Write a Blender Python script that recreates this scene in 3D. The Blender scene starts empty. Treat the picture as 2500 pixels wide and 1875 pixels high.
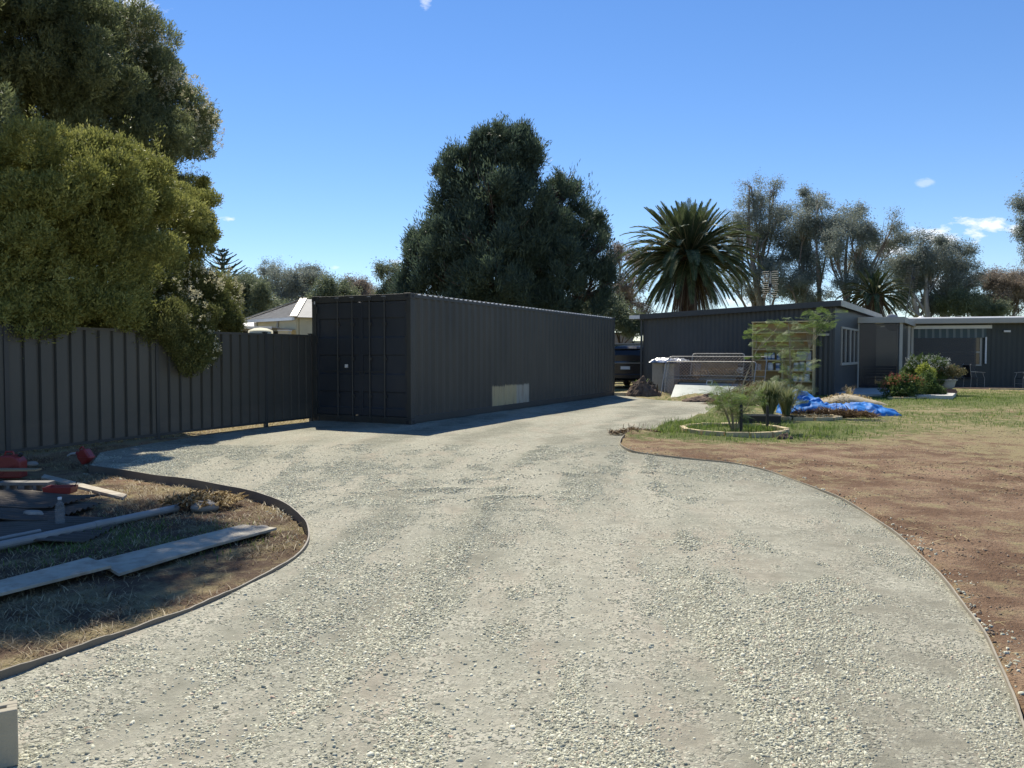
import bpy, math, random
import numpy as np
from mathutils import Vector, Matrix
from mathutils.geometry import delaunay_2d_cdt
random.seed(7)
PI = math.pi
R = math.radians
scene = bpy.context.scene
COL = scene.collection

# ------------------------------------------------------------------ camera
F = 1960.0; CX = 1250.0; CY = 937.5; HOR = 864.0; CAMZ = 1.42
PITCH = math.atan((CY - HOR) / F)
cam_d = bpy.data.cameras.new('camera'); cam = bpy.data.objects.new('camera', cam_d); COL.objects.link(cam)
cam.location = (0, 0, CAMZ); cam.rotation_euler = (PI / 2 - PITCH, 0, 0)
cam_d.sensor_width = 36; cam_d.lens = 36 * F / 2500; cam_d.clip_start = 0.05; cam_d.clip_end = 6000
scene.camera = cam

def ray(px, py):
    u = (px - CX) / F; v = (CY - py) / F
    return (u, math.cos(PITCH) + v * math.sin(PITCH), -math.sin(PITCH) + v * math.cos(PITCH))
def G(px, py, z=0.0):                       # the point of the level z seen at a photo pixel
    d = ray(px, py); t = (z - CAMZ) / d[2]
    return (d[0] * t, d[1] * t)
def P(px, py, Y):                           # the point at depth Y seen at a photo pixel
    d = ray(px, py); t = Y / d[1]
    return (d[0] * t, Y, CAMZ + d[2] * t)

# ------------------------------------------------------------------ tags
def tag(o, label=None, cat=None, group=None, kind=None):
    if label: o['label'] = label
    if cat: o['category'] = cat
    if group: o['group'] = group
    if kind: o['kind'] = kind
    return o
def thing(name, label, cat, loc=(0, 0, 0), rz=0.0, group=None):
    o = bpy.data.objects.new(name, None); COL.objects.link(o)
    o.location = loc; o.rotation_euler = (0, 0, rz); o.empty_display_size = 0.2
    return tag(o, label, cat, group)
def copy_tree(o, parent=None):
    c = o.copy(); COL.objects.link(c); c.parent = parent
    if parent is not None: c.matrix_parent_inverse = o.matrix_parent_inverse.copy()
    for ch in list(o.children): copy_tree(ch, c)
    return c

# ------------------------------------------------------------------ materials
def new_mat(name):
    m = bpy.data.materials.new(name); m.use_nodes = True
    nt = m.node_tree; b = nt.nodes['Principled BSDF']
    return m, nt, b
def N(nt, typ, **kw):
    n = nt.nodes.new(typ)
    for k, v in kw.items():
        if k.startswith('i_'):
            key = k[2:]
            n.inputs[int(key) if key.isdigit() else key.replace('_', ' ')].default_value = v
        else: setattr(n, k, v)
    return n
def L(nt, a, b): nt.links.new(a, b)
def ramp(nt, fac, stops):
    r = nt.nodes.new('ShaderNodeValToRGB'); e = r.color_ramp.elements
    while len(e) < len(stops): e.new(0.5)
    for k, (p, c) in enumerate(stops):
        e[k].position = p; e[k].color = (c[0], c[1], c[2], 1)
    L(nt, fac, r.inputs[0]); return r.outputs[0]
def mix(nt, fac, a, b, mode='MIX'):
    m = nt.nodes.new('ShaderNodeMix'); m.data_type = 'RGBA'; m.blend_type = mode
    for s, v in ((m.inputs[0], fac), (m.inputs[6], a), (m.inputs[7], b)):
        if isinstance(v, (int, float)): s.default_value = v
        elif isinstance(v, tuple): s.default_value = (v[0], v[1], v[2], 1)
        else: L(nt, v, s)
    return m.outputs[2]
def math_n(nt, op, a, b=None, clamp=False):
    m = nt.nodes.new('ShaderNodeMath'); m.operation = op; m.use_clamp = clamp
    for s, v in ((m.inputs[0], a), (m.inputs[1], b)):
        if v is None: continue
        if isinstance(v, (int, float)): s.default_value = v
        else: L(nt, v, s)
    return m.outputs[0]
def coords(nt, scale=(1, 1, 1), kind='Object'):
    tc = nt.nodes.new('ShaderNodeTexCoord'); mp = nt.nodes.new('ShaderNodeMapping')
    mp.inputs['Scale'].default_value = scale
    L(nt, tc.outputs[kind], mp.inputs[0]); return mp.outputs[0]
def noise(nt, vec, scale, detail=4, rough=0.55):
    n = N(nt, 'ShaderNodeTexNoise'); n.inputs['Scale'].default_value = scale
    n.inputs['Detail'].default_value = detail; n.inputs['Roughness'].default_value = rough
    L(nt, vec, n.inputs['Vector']); return n.outputs[0]
def bump(nt, b, h, strength=0.4, dist=0.01):
    n = N(nt, 'ShaderNodeBump'); n.inputs['Strength'].default_value = strength; n.inputs['Distance'].default_value = dist
    L(nt, h, n.inputs['Height']); L(nt, n.outputs[0], b.inputs['Normal'])
def mat(name, col, rough=0.7, var=0.25, scale=3.0, stretch=(1, 1, 1), bmp=0.15, bscale=40, bdist=0.004, metal=0.0, spec=0.5, dirt=None, dirt_amt=0.4, dirt_scale=1.5):
    m, nt, b = new_mat(name)
    v = coords(nt, stretch)
    n1 = noise(nt, v, scale)
    lo = tuple(c * (1 - var) for c in col); hi = tuple(min(1, c * (1 + var)) for c in col)
    c = ramp(nt, n1, [(0.3, lo), (0.7, hi)])
    if dirt:
        n2 = noise(nt, v, dirt_scale, 6, 0.65)
        f = math_n(nt, 'MULTIPLY', ramp(nt, n2, [(0.45, (0, 0, 0)), (0.68, (1, 1, 1))]), dirt_amt)
        c = mix(nt, f, c, dirt)
    L(nt, c, b.inputs['Base Color'])
    b.inputs['Roughness'].default_value = rough; b.inputs['Metallic'].default_value = metal
    b.inputs['Specular IOR Level'].default_value = spec
    if bmp: bump(nt, b, noise(nt, v, bscale), bmp, bdist)
    return m
def leaf_mat(name, c0, c1, c2, trans=0.35, rough=0.55, spec=0.3):
    m, nt, b = new_mat(name)
    a = N(nt, 'ShaderNodeAttribute', attribute_name='tint')
    c = ramp(nt, a.outputs['Fac'], [(0.0, c0), (0.5, c1), (1.0, c2)])
    L(nt, c, b.inputs['Base Color']); b.inputs['Roughness'].default_value = rough
    b.inputs['Specular IOR Level'].default_value = spec
    t = N(nt, 'ShaderNodeBsdfTranslucent'); L(nt, c, t.inputs[0])
    ms = N(nt, 'ShaderNodeMixShader'); ms.inputs[0].default_value = trans
    L(nt, b.outputs[0], ms.inputs[1]); L(nt, t.outputs[0], ms.inputs[2])
    L(nt, ms.outputs[0], nt.nodes['Material Output'].inputs[0])
    return m

# ------------------------------------------------------------------ mesh builder
class MB:
    def __init__(s): s.v = []; s.f = []
    def add(s, vs, fs):
        k = len(s.v); s.v += [tuple(v) for v in vs]; s.f += [tuple(i + k for i in f) for f in fs]; return s
    def box(s, x0, y0, z0, x1, y1, z1, M=None):
        vs = [(x, y, z) for z in (z0, z1) for y in (y0, y1) for x in (x0, x1)]
        if M is not None: vs = [M @ Vector(v) for v in vs]
        return s.add(vs, [(0, 2, 3, 1), (4, 5, 7, 6), (0, 1, 5, 4), (2, 6, 7, 3), (1, 3, 7, 5), (0, 4, 6, 2)])
    def cbox(s, c, size, rz=0, rx=0, ry=0):
        M = Matrix.Translation(c) @ Matrix.Rotation(rz, 4, 'Z') @ Matrix.Rotation(rx, 4, 'X') @ Matrix.Rotation(ry, 4, 'Y')
        a, b, h = size; return s.box(-a / 2, -b / 2, -h / 2, a / 2, b / 2, h / 2, M)
    def bar(s, p0, p1, w, h, up=(0, 0, 1)):
        p0 = Vector(p0); p1 = Vector(p1); d = (p1 - p0).normalized(); u = Vector(up)
        x = d.cross(u)
        if x.length < 1e-4: x = d.cross(Vector((0, 1, 0)))
        x.normalize(); u = x.cross(d)
        vs = []
        for p in (p0, p1):
            for a, b in ((-1, -1), (1, -1), (1, 1), (-1, 1)): vs.append(p + x * a * w / 2 + u * b * h / 2)
        return s.add(vs, [(0, 1, 2, 3), (7, 6, 5, 4), (0, 4, 5, 1), (1, 5, 6, 2), (2, 6, 7, 3), (3, 7, 4, 0)])
    def tube(s, pts, rad, n=6, cap=True):
        pts = [Vector(p) for p in pts]; k0 = len(s.v); m = len(pts)
        if not hasattr(rad, '__len__'): rad = [rad] * m
        ref = None
        for i, p in enumerate(pts):
            d = (pts[min(i + 1, m - 1)] - pts[max(i - 1, 0)])
            d = d.normalized() if d.length > 1e-9 else Vector((0, 0, 1))
            if ref is None:
                ref = Vector((1, 0, 0)) if abs(d.x) < .8 else Vector((0, 1, 0))
            x = (ref - d * ref.dot(d)); x.normalize(); ref = x; y = d.cross(x)
            for j in range(n):
                a = 2 * PI * j / n; s.v.append(tuple(p + (x * math.cos(a) + y * math.sin(a)) * rad[i]))
        for i in range(m - 1):
            for j in range(n):
                a = k0 + i * n + j; b = k0 + i * n + (j + 1) % n; s.f.append((a, b, b + n, a + n))
        if cap:
            s.f.append(tuple(k0 + j for j in reversed(range(n)))); s.f.append(tuple(k0 + (m - 1) * n + j for j in range(n)))
        return s
    def lathe(s, prof, n=24, c=(0, 0, 0), M=None, cap=True):
        k0 = len(s.v)
        for r, z in prof:
            for j in range(n):
                a = 2 * PI * j / n; v = Vector((c[0] + r * math.cos(a), c[1] + r * math.sin(a), c[2] + z))
                s.v.append(tuple(M @ v if M is not None else v))
        for i in range(len(prof) - 1):
            for j in range(n):
                a = k0 + i * n + j; b = k0 + i * n + (j + 1) % n; s.f.append((a, b, b + n, a + n))
        if cap:
            s.f.append(tuple(k0 + j for j in reversed(range(n)))); s.f.append(tuple(k0 + (len(prof) - 1) * n + j for j in range(n)))
        return s
    def sheet(s, poly, t):                   # 4 corners (3-D), thickness down
        p = [Vector(q) for q in poly]; nrm = (p[1] - p[0]).cross(p[3] - p[0]).normalized()
        q = [a - nrm * t for a in p]; n = len(p)
        return s.add(p + q, [tuple(range(n)), tuple(reversed(range(n, 2 * n)))] + [(i, i + n, (i + 1) % n + n, (i + 1) % n) for i in range(n)])
    def prism(s, prof, x0, x1, axis='x'):    # profile (a,b) extruded; axis x: (y,z); axis y: (x,z)
        n = len(prof)
        if axis == 'x': vs = [(x0, a, b) for a, b in prof] + [(x1, a, b) for a, b in prof]
        elif axis == 'y': vs = [(a, x0, b) for a, b in prof] + [(a, x1, b) for a, b in prof]
        else: vs = [(a, b, x0) for a, b in prof] + [(a, b, x1) for a, b in prof]
        return s.add(vs, [tuple(range(n)), tuple(reversed(range(n, 2 * n)))] + [(i, i + n, (i + 1) % n + n, (i + 1) % n) for i in range(n)])
    def build(s, name, m, parent=None, off=None, smooth=False, bevel=0, fix=True):
        me = bpy.data.meshes.new(name)
        v = s.v if off is None else [(a[0] - off[0], a[1] - off[1], a[2] - off[2]) for a in s.v]
        me.from_pydata(v, [], s.f)
        if fix:
            import bmesh
            bm = bmesh.new(); bm.from_mesh(me); bmesh.ops.recalc_face_normals(bm, faces=bm.faces); bm.to_mesh(me); bm.free()
        if smooth: me.shade_smooth()
        me.materials.append(m)
        o = bpy.data.objects.new(name, me); COL.objects.link(o)
        if parent is not None: o.parent = parent
        if bevel:
            md = o.modifiers.new('bevel', 'BEVEL'); md.width = bevel; md.segments = 2; md.limit_method = 'ANGLE'
        return o

def np_obj(name, verts, face_groups, m, parent=None, tint=None, off=None, smooth=False):
    """face_groups: list of (n,k) index arrays"""
    verts = np.asarray(verts, dtype=np.float32)
    if off is not None: verts = verts - np.asarray(off, dtype=np.float32)
    me = bpy.data.meshes.new(name)
    me.vertices.add(len(verts)); me.vertices.foreach_set('co', verts.ravel())
    idx = np.concatenate([g.ravel() for g in face_groups]).astype(np.int32)
    tot = np.concatenate([np.full(len(g), g.shape[1], dtype=np.int32) for g in face_groups])
    start = np.concatenate([[0], np.cumsum(tot)[:-1]]).astype(np.int32)
    me.loops.add(len(idx)); me.loops.foreach_set('vertex_index', idx)
    me.polygons.add(len(tot)); me.polygons.foreach_set('loop_start', start)
    me.update(calc_edges=True)
    if tint is not None:
        a = me.attributes.new('tint', 'FLOAT', 'POINT'); a.data.foreach_set('value', np.asarray(tint, dtype=np.float32))
    if smooth: me.shade_smooth()
    me.materials.append(m)
    o = bpy.data.objects.new(name, me); COL.objects.link(o)
    if parent is not None: o.parent = parent
    return o

# ------------------------------------------------------------------ noise in numpy
def _h(ix, iy, iz, s):
    n = (ix.astype(np.int64) * 374761393 + iy.astype(np.int64) * 668265263 + iz.astype(np.int64) * 2147483647 + s * 974711) & 0xffffffff
    n = ((n ^ (n >> 13)) * 1274126177) & 0xffffffff
    n = n ^ (n >> 16)
    return (n & 0xffff) / 65535.0
def vn(x, y, z=None, s=0):
    x = np.asarray(x, float); y = np.asarray(y, float); z = np.zeros_like(x) if z is None else np.asarray(z, float)
    fx = np.floor(x); fy = np.floor(y); fz = np.floor(z)
    u = x - fx; v = y - fy; w = z - fz
    u = u * u * (3 - 2 * u); v = v * v * (3 - 2 * v); w = w * w * (3 - 2 * w)
    o = 0
    for a in (0, 1):
        for b in (0, 1):
            for c in (0, 1):
                o = o + _h(fx + a, fy + b, fz + c, s) * (u if a else 1 - u) * (v if b else 1 - v) * (w if c else 1 - w)
    return o
def fbm(x, y, z=None, s=0, o=4):
    t = 0; a = .5
    for k in range(o):
        f = 2 ** k; t = t + a * vn(x * f, y * f, None if z is None else z * f, s + k); a *= .5
    return t
def sm(a, b, x): t = np.clip((x - a) / (b - a), 0, 1); return t * t * (3 - 2 * t)
def unit(a): return a / np.maximum(np.linalg.norm(a, axis=-1, keepdims=True), 1e-9)

# ------------------------------------------------------------------ world + sun
SUN_EL = R(54); SUN_AZ = math.atan2(-0.27, 0.96)      # towards the sun: behind the container, slightly left
world = bpy.data.worlds.new('World'); scene.world = world; world.use_nodes = True
nt = world.node_tree; bg = nt.nodes['Background']
sky = nt.nodes.new('ShaderNodeTexSky'); sky.sky_type = 'NISHITA'; sky.sun_disc = False
sky.sun_elevation = SUN_EL; sky.sun_rotation = SUN_AZ; sky.altitude = 300; sky.air_density = 1.0; sky.dust_density = 0.0; sky.ozone_density = 1.6
hs = nt.nodes.new('ShaderNodeHueSaturation'); hs.inputs['Saturation'].default_value = 1.2
L(nt, sky.outputs[0], hs.inputs['Color'])
tc = nt.nodes.new('ShaderNodeTexCoord'); sep = nt.nodes.new('ShaderNodeSeparateXYZ'); L(nt, tc.outputs['Generated'], sep.inputs[0])
ay = math_n(nt, 'MAXIMUM', sep.outputs[1], 0.05)
U = math_n(nt, 'DIVIDE', sep.outputs[0], ay); V = math_n(nt, 'DIVIDE', sep.outputs[2], ay)
cmb = nt.nodes.new('ShaderNodeCombineXYZ'); L(nt, U, cmb.inputs[0]); L(nt, V, cmb.inputs[1])
mp = nt.nodes.new('ShaderNodeMapping'); mp.inputs['Scale'].default_value = (1, 2.2, 1); L(nt, cmb.outputs[0], mp.inputs[0])
cn = noise(nt, mp.outputs[0], 22, 6, 0.6)
tot = None
for (cx, cy, rx, ry, amt) in [(2300, 568, 105, 30, 1.0), (2390, 546, 78, 24, 1.0), (2170, 608, 60, 22, .9), (550, 532, 34, 8, .75), (470, 657, 50, 7, .8), (355, 10, 60, 30, .8), (1040, 8, 20, 26, .6),
                              (975, 636, 34, 8, .6), (815, 652, 14, 6, .4), (2252, 447, 24, 12, .3), (2380, 680, 80, 16, .8), (2490, 560, 30, 16, .8), (640, 668, 26, 6, .4), (2320, 690, 120, 18, .6), (1820, 735, 90, 22, .5)]:
    d = ray(cx, cy); u0 = d[0] / d[1]; v0 = d[2] / d[1]
    a = math_n(nt, 'DIVIDE', math_n(nt, 'SUBTRACT', U, u0), rx / F); b2 = math_n(nt, 'DIVIDE', math_n(nt, 'SUBTRACT', V, v0), ry / F)
    r2 = math_n(nt, 'ADD', math_n(nt, 'MULTIPLY', a, a), math_n(nt, 'MULTIPLY', b2, b2))
    e = math_n(nt, 'SUBTRACT', 1.0, r2)
    e = math_n(nt, 'ADD', e, math_n(nt, 'MULTIPLY', math_n(nt, 'SUBTRACT', cn, 0.53), 7.5))
    e = math_n(nt, 'MULTIPLY', math_n(nt, 'MULTIPLY', e, 0.8, True), amt)
    gate = math_n(nt, 'LESS_THAN', r2, 2.2); fall = math_n(nt, 'SUBTRACT', 1.0, math_n(nt, 'DIVIDE', r2, 2.2), True)
    e = math_n(nt, 'MULTIPLY', e, math_n(nt, 'MULTIPLY', gate, math_n(nt, 'MULTIPLY', fall, 2.2, True)))
    tot = e if tot is None else math_n(nt, 'MAXIMUM', tot, e)
front = math_n(nt, 'GREATER_THAN', sep.outputs[1], 0.1)
tot = math_n(nt, 'MULTIPLY', tot, front)
SKY_S = 0.095
skyc = mix(nt, 1.0, hs.outputs[0], (0.92, 0.965, 1.12), 'MULTIPLY')
c = mix(nt, tot, skyc, (9.0, 9.2, 9.6))
L(nt, c, bg.inputs[0]); bg.inputs[1].default_value = SKY_S
sd = bpy.data.lights.new('sun', 'SUN'); so = bpy.data.objects.new('sun', sd); COL.objects.link(so)
sd.energy = 4.9; sd.angle = R(0.5); sd.color = (1.0, 0.93, 0.79)
sv = Vector((math.cos(SUN_EL) * math.sin(SUN_AZ), math.cos(SUN_EL) * math.cos(SUN_AZ), math.sin(SUN_EL)))
so.rotation_euler = (-sv).to_track_quat('-Z', 'Y').to_euler(); so.location = (0, 0, 30)
vs_ = scene.view_settings; vs_.view_transform = 'Standard'; vs_.look = 'None'; vs_.gamma = 1; vs_.exposure = 0.46; vs_.use_curve_mapping = False
scene.cycles.max_bounces = 6; scene.cycles.transparent_max_bounces = 12

def band_(x, y):                                            # streaks left by wheels and the grader blade
    x = np.asarray(x, float); y = np.asarray(y, float)
    c1 = .12 * (y - 3) + .012 * (y - 8) ** 2 * (y > 8); c2 = .22 * (y - 3) - .035 * (y - 5) ** 2 * (y > 5)
    a = fbm((x - c1) * 2.6, y * .45, s=91, o=4); b = fbm((x - c2) * 2.2 + 9, y * .5, s=92, o=4)
    w = sm(.35, .65, vn(x * .35, y * .35, s=93)); return (a * w + b * (1 - w)) / .94
# ------------------------------------------------------------------ ground layout
left_edge_px = [(217, 1136), (300, 1147), (398, 1162), (470, 1172), (542, 1185), (600, 1197), (651, 1210), (692, 1227), (723, 1247), (742, 1265), (752, 1283),
                (754, 1305), (745, 1328), (718, 1353), (676, 1380), (610, 1412), (547, 1443), (477, 1473), (420, 1496), (348, 1522), (285, 1545), (224, 1567), (110, 1605), (0, 1644)]
left_edge = [G(a, b, .03) for a, b in left_edge_px] + [(-2.62, 2.9), (-3.05, 2.0), (-3.5, 0.8), (-3.7, -1.5)]
right_edge_px = [(1525, 1062), (1516, 1072), (1515, 1084), (1537, 1097), (1575, 1105), (1649, 1114), (1711, 1120), (1761, 1125), (1811, 1132), (1848, 1140), (1900, 1156),
                 (1979, 1184), (2058, 1216), (2121, 1253), (2190, 1301), (2243, 1348), (2295, 1398), (2348, 1464), (2396, 1527), (2427, 1585), (2459, 1654), (2485, 1722), (2500, 1765)]
right_edge = [G(a, b, .02) for a, b in right_edge_px] + [(1.75, 2.6), (1.45, 1.8), (1.2, .9), (1.0, -1.5)]
far_px = [(1520, 968), (1600, 976), (1680, 980), (1733, 983), (1752, 991), (1734, 999), (1716, 1014), (1650, 1030), (1594, 1047), (1550, 1056)]
far = [G(a, b) for a, b in far_px]
FA = (-6.88, 10.9); FB = (-4.22, 16.75)                      # fence line
fd = unit(np.array([FB[0] - FA[0], FB[1] - FA[1]])); fn = np.array([fd[1], -fd[0]])
def fpt(s, o=0.0): return (FA[0] + fd[0] * s + fn[0] * o, FA[1] + fd[1] * s + fn[1] * o)
drive = [(-3.7, -1.5)] + list(reversed(left_edge[:-1])) + [fpt(1.0, .55), fpt(2.0, .3), fpt(3.5, .12), fpt(5, .08), fpt(6.3, .1), (-3.2, 19.0), (1.5, 28.0), (4.6, 28.6)] + far + right_edge
DR = np.array(drive)
def sdist(x, y, poly=DR):                                     # signed distance, negative inside
    x = np.asarray(x, float); y = np.asarray(y, float); d = np.full(x.shape, 1e9); ins = np.zeros(x.shape, bool)
    n = len(poly)
    for i in range(n):
        ax, ay_ = poly[i]; bx, by = poly[(i + 1) % n]
        ex, ey = bx - ax, by - ay_; l2 = ex * ex + ey * ey + 1e-12
        t = np.clip(((x - ax) * ex + (y - ay_) * ey) / l2, 0, 1)
        d = np.minimum(d, np.hypot(x - ax - t * ex, y - ay_ - t * ey))
        c_ = ((ay_ > y) != (by > y)); xi = ax + (y - ay_) * ex / (ey if abs(ey) > 1e-12 else 1e-12)
        ins ^= (c_ & (x < xi))
    return np.where(ins, -d, d)
def drive_h(x, y):
    x = np.asarray(x, float); y = np.asarray(y, float)
    h = .03 * (fbm(x * .8, y * .8, s=3) - .47) + .012 * (fbm(x * 4, y * 4, s=5) - .47)
    # wheel ruts that curve in towards the shed
    for c0 in (-.9, .75):
        xc = c0 + .10 * (y - 3) + .012 * (y - 8) ** 2 * (y > 8)
        h = h - .014 * np.exp(-((x - xc) / .16) ** 2) * sm(1, 4, y) * (1 - sm(15, 20, y)) * (0.6 + vn(x * 2, y * 2, s=8))
        h = h + .008 * np.exp(-((x - xc - .26) / .09) ** 2)
    # two low shovelled ridges
    for (cx, cy, a, w, l) in ((-.75, 8.25, .25, .16, .7), (-.2, 7.75, .15, .14, .6), (.25, 9.2, .35, .18, .8)):
        dx = x - cx; dy = y - cy; s_ = dx * math.cos(a) + dy * math.sin(a); t_ = -dx * math.sin(a) + dy * math.cos(a)
        h = h + .035 * np.exp(-(s_ / l) ** 2 - (t_ / w) ** 2)
    # rises to the base of the container
    q = (x + 1.975) * .897 + (y - 15.67) * -.441
    h = h + .045 * (1 - sm(0, .8, q)) * sm(15, 16, y + .5 * (x + 2))
    return h
def ground_h(x, y):
    x = np.asarray(x, float); y = np.asarray(y, float)
    h = .014 * (np.sin((x * .8 + y * .6) * 22) * sm(.52, .7, vn(x * .5, y * .5, s=15))) * (x > 2) * (y < 11) + .05 * (fbm(x * .7, y * .7, s=11) - .47) + .02 * (fbm(x * 5, y * 5, s=12) - .47) + .01
    lb = (x < 0) & (y < 13)
    h = np.where(lb, h - .055 * (1 - sm(10, 11.5, y)), h)
    # soil banks beside the far drive
    for (cx, cy, hh, rx, ry) in ((G(1700, 977) + (.22, .75, .5)), (G(1590, 966) + (.20, .6, .5)), (G(1545, 1062) + (.08, .45, .3)), (G(1620, 1040) + (.06, .6, .5)), (G(1690, 1018) + (.06, .6, .5))):
        h = h + hh * np.exp(-((x - cx) / rx) ** 2 - ((y - cy) / ry) ** 2) * (.7 + .6 * fbm(x * 5, y * 5, s=21))
    far_ = sm(60, 200, np.hypot(x, y))
    return h * (1 - far_)
def axis(parts):
    o = []
    for a, b, st in parts: o += list(np.arange(a, b, st))
    return np.array(sorted(set(round(v, 4) for v in o)))
gx = axis([(-240, -60, 30), (-60, -14, 2), (-14, -7.5, .5), (-7.5, 8, .11), (8, 30, .4), (30, 60, 2), (60, 241, 30)])
gy = axis([(-20, 1.6, .8), (1.6, 14, .11), (14, 24, .22), (24, 40, .5), (40, 90, 2.5), (90, 261, 10)])
X, Y = np.meshgrid(gx, gy); x = X.ravel(); y = Y.ravel()
near = (np.abs(x) < 14) & (y < 32)
sdv = np.full(x.shape, 99.0); sdv[near] = sdist(x[near], y[near])
h = ground_h(x, y); h = h * sm(-.09, .03, sdv) + (-.13) * (1 - sm(-.09, .03, sdv))
nx, ny = len(gx), len(gy); ii = np.arange((ny - 1) * (nx - 1)); r_ = ii // (nx - 1); c_ = ii % (nx - 1); q0 = r_ * nx + c_
faces = np.stack([q0, q0 + 1, q0 + nx + 1, q0 + nx], 1)
# ground material: red soil, with green and straw cover spread by two attributes
m, nt, b = new_mat('soil_and_grass')
v = coords(nt); ag = N(nt, 'ShaderNodeAttribute', attribute_name='green'); as_ = N(nt, 'ShaderNodeAttribute', attribute_name='straw'); ad = N(nt, 'ShaderNodeAttribute', attribute_name='dark')
n1 = noise(nt, v, 1.3, 6, .6); n2 = noise(nt, v, 14, 6, .7); n3 = noise(nt, v, 60, 4, .7)
soil = mix(nt, n2, (.140, .085, .052), (.250, .158, .098)); soil = mix(nt, ramp(nt, n1, [(.42, (0, 0, 0)), (.62, (1, 1, 1))]), soil, (.37, .255, .165))
soil = mix(nt, ramp(nt, n3, [(.3, (1, 1, 1)), (.5, (0, 0, 0))]), soil, (.09, .05, .033))
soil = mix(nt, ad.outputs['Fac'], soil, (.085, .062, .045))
gr = mix(nt, n2, (.07, .10, .028), (.17, .19, .06))
st = mix(nt, n3, (.20, .155, .075), (.42, .36, .20))
def cover(att, lo, hi, base, colr, n):
    f = math_n(nt, 'SUBTRACT', math_n(nt, 'ADD', att, n), 1.0); f = math_n(nt, 'MULTIPLY', math_n(nt, 'ADD', f, .25), 4.0, True)
    return mix(nt, f, base, colr)
nm_ = math_n(nt, 'ADD', math_n(nt, 'MULTIPLY', noise(nt, v, 2.6, 7, .72), 1.5), -.25)
c = cover(as_.outputs['Fac'], 0, 1, soil, st, nm_); c = cover(ag.outputs['Fac'], 0, 1, c, gr, math_n(nt, 'ADD', math_n(nt, 'MULTIPLY', noise(nt, coords(nt, (1.3, .8, 1)), 3.1, 7, .72), 1.5), -.25))
L(nt, c, b.inputs['Base Color']); b.inputs['Roughness'].default_value = .95; b.inputs['Specular IOR Level'].default_value = .15
hh = math_n(nt, 'ADD', math_n(nt, 'MULTIPLY', n2, 1.0), math_n(nt, 'MULTIPLY', n3, .5)); bump(nt, b, hh, 1.0, .045)
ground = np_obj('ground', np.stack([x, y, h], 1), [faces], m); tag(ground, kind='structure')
ringc = (4.05, 14.55)
def cover_green(x, y):
    g = 1.0 * np.exp(-((x - 4.2) / 2.3) ** 2 - ((y - 14.6) / 1.9) ** 2) + .36 * sm(13, 17.5, y + .3 * (x - 5)) * (x > 2) + .30 * np.exp(-((y - 25.5 + .1 * (x - 12)) / 3.2) ** 2) * (x > 7)
    g = g + .32 * np.exp(-((x + 3.6) / 1.4) ** 2 - ((y - 6.3) / .7) ** 2)
    return g * (.75 + .5 * vn(x * .9, y * .9, s=31)) + .25 * ((y > 55) * sm(0, 8, x))
fside = lambda x, y: ((x - FA[0]) * fn[0] + (y - FA[1]) * fn[1])
def cover_straw(x, y):
    s = .42 * sm(9.5, 15.5, y + .25 * (x - 5)) * (x > 1.5) + .22 * (x > 1.5) + .30 * (x < 0) + .3 * (fside(x, y) < 0)
    return s * (.6 + .7 * vn(x * .7, y * .7, s=41))
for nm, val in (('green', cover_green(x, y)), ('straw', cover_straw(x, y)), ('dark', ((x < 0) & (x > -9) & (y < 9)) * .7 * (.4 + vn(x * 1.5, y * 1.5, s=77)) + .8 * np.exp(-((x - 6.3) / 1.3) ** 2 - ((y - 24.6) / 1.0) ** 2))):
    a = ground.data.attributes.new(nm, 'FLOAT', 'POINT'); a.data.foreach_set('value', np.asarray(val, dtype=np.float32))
ground.data.shade_smooth()

# driveway sheet
pts = [Vector(p) for p in drive]; nb = len(pts)
yy = -1.3; rng = np.random.default_rng(5)
cand = []
while yy < 29:
    st_ = .09 + .022 * max(0, yy - 3)
    for xx in np.arange(-7, 7, st_): cand.append((xx + rng.uniform(-.2, .2) * st_, yy + rng.uniform(-.2, .2) * st_))
    yy += st_
cand = np.array(cand); cand = cand[sdist(cand[:, 0], cand[:, 1]) < -.05]
pts += [Vector(p) for p in cand]
res = delaunay_2d_cdt(pts, [(i, (i + 1) % nb) for i in range(nb)], [], 1, 1e-5)
vv = np.array([(p.x, p.y) for p in res[0]]); tri = np.array([f for f in res[2] if len(f) == 3])
d_ = -sdist(vv[:, 0], vv[:, 1]); zz = drive_h(vv[:, 0], vv[:, 1])
m, nt, b = new_mat('crushed_rock')
v = coords(nt)
big = noise(nt, v, .55, 5, .6); med = noise(nt, v, 3.2, 6, .65); fine = noise(nt, v, 90, 4, .75)
wav = noise(nt, coords(nt, (1.0, .35, 1)), 2.2, 5, .6)
vo = N(nt, 'ShaderNodeTexVoronoi'); vo.inputs['Scale'].default_value = 80; vo.inputs['Randomness'].default_value = 1; L(nt, v, vo.inputs['Vector'])
vd = N(nt, 'ShaderNodeTexVoronoi', feature='DISTANCE_TO_EDGE'); vd.inputs['Scale'].default_value = 80; L(nt, v, vd.inputs['Vector'])
dust = mix(nt, ramp(nt, big, [(.35, (0, 0, 0)), (.65, (1, 1, 1))]), (.310, .300, .232), (.450, .430, .340))
dust = mix(nt, math_n(nt, 'MULTIPLY', ramp(nt, wav, [(.48, (0, 0, 0)), (.62, (1, 1, 1))]), .55), dust, (.47, .375, .285))
ae = N(nt, 'ShaderNodeAttribute', attribute_name='bare'); fe = math_n(nt, 'MULTIPLY', ae.outputs['Fac'], ramp(nt, noise(nt, v, 1.7, 6, .65), [(.36, (0, 0, 0)), (.58, (1, 1, 1))]))
ab_ = N(nt, 'ShaderNodeAttribute', attribute_name='band')
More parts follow.
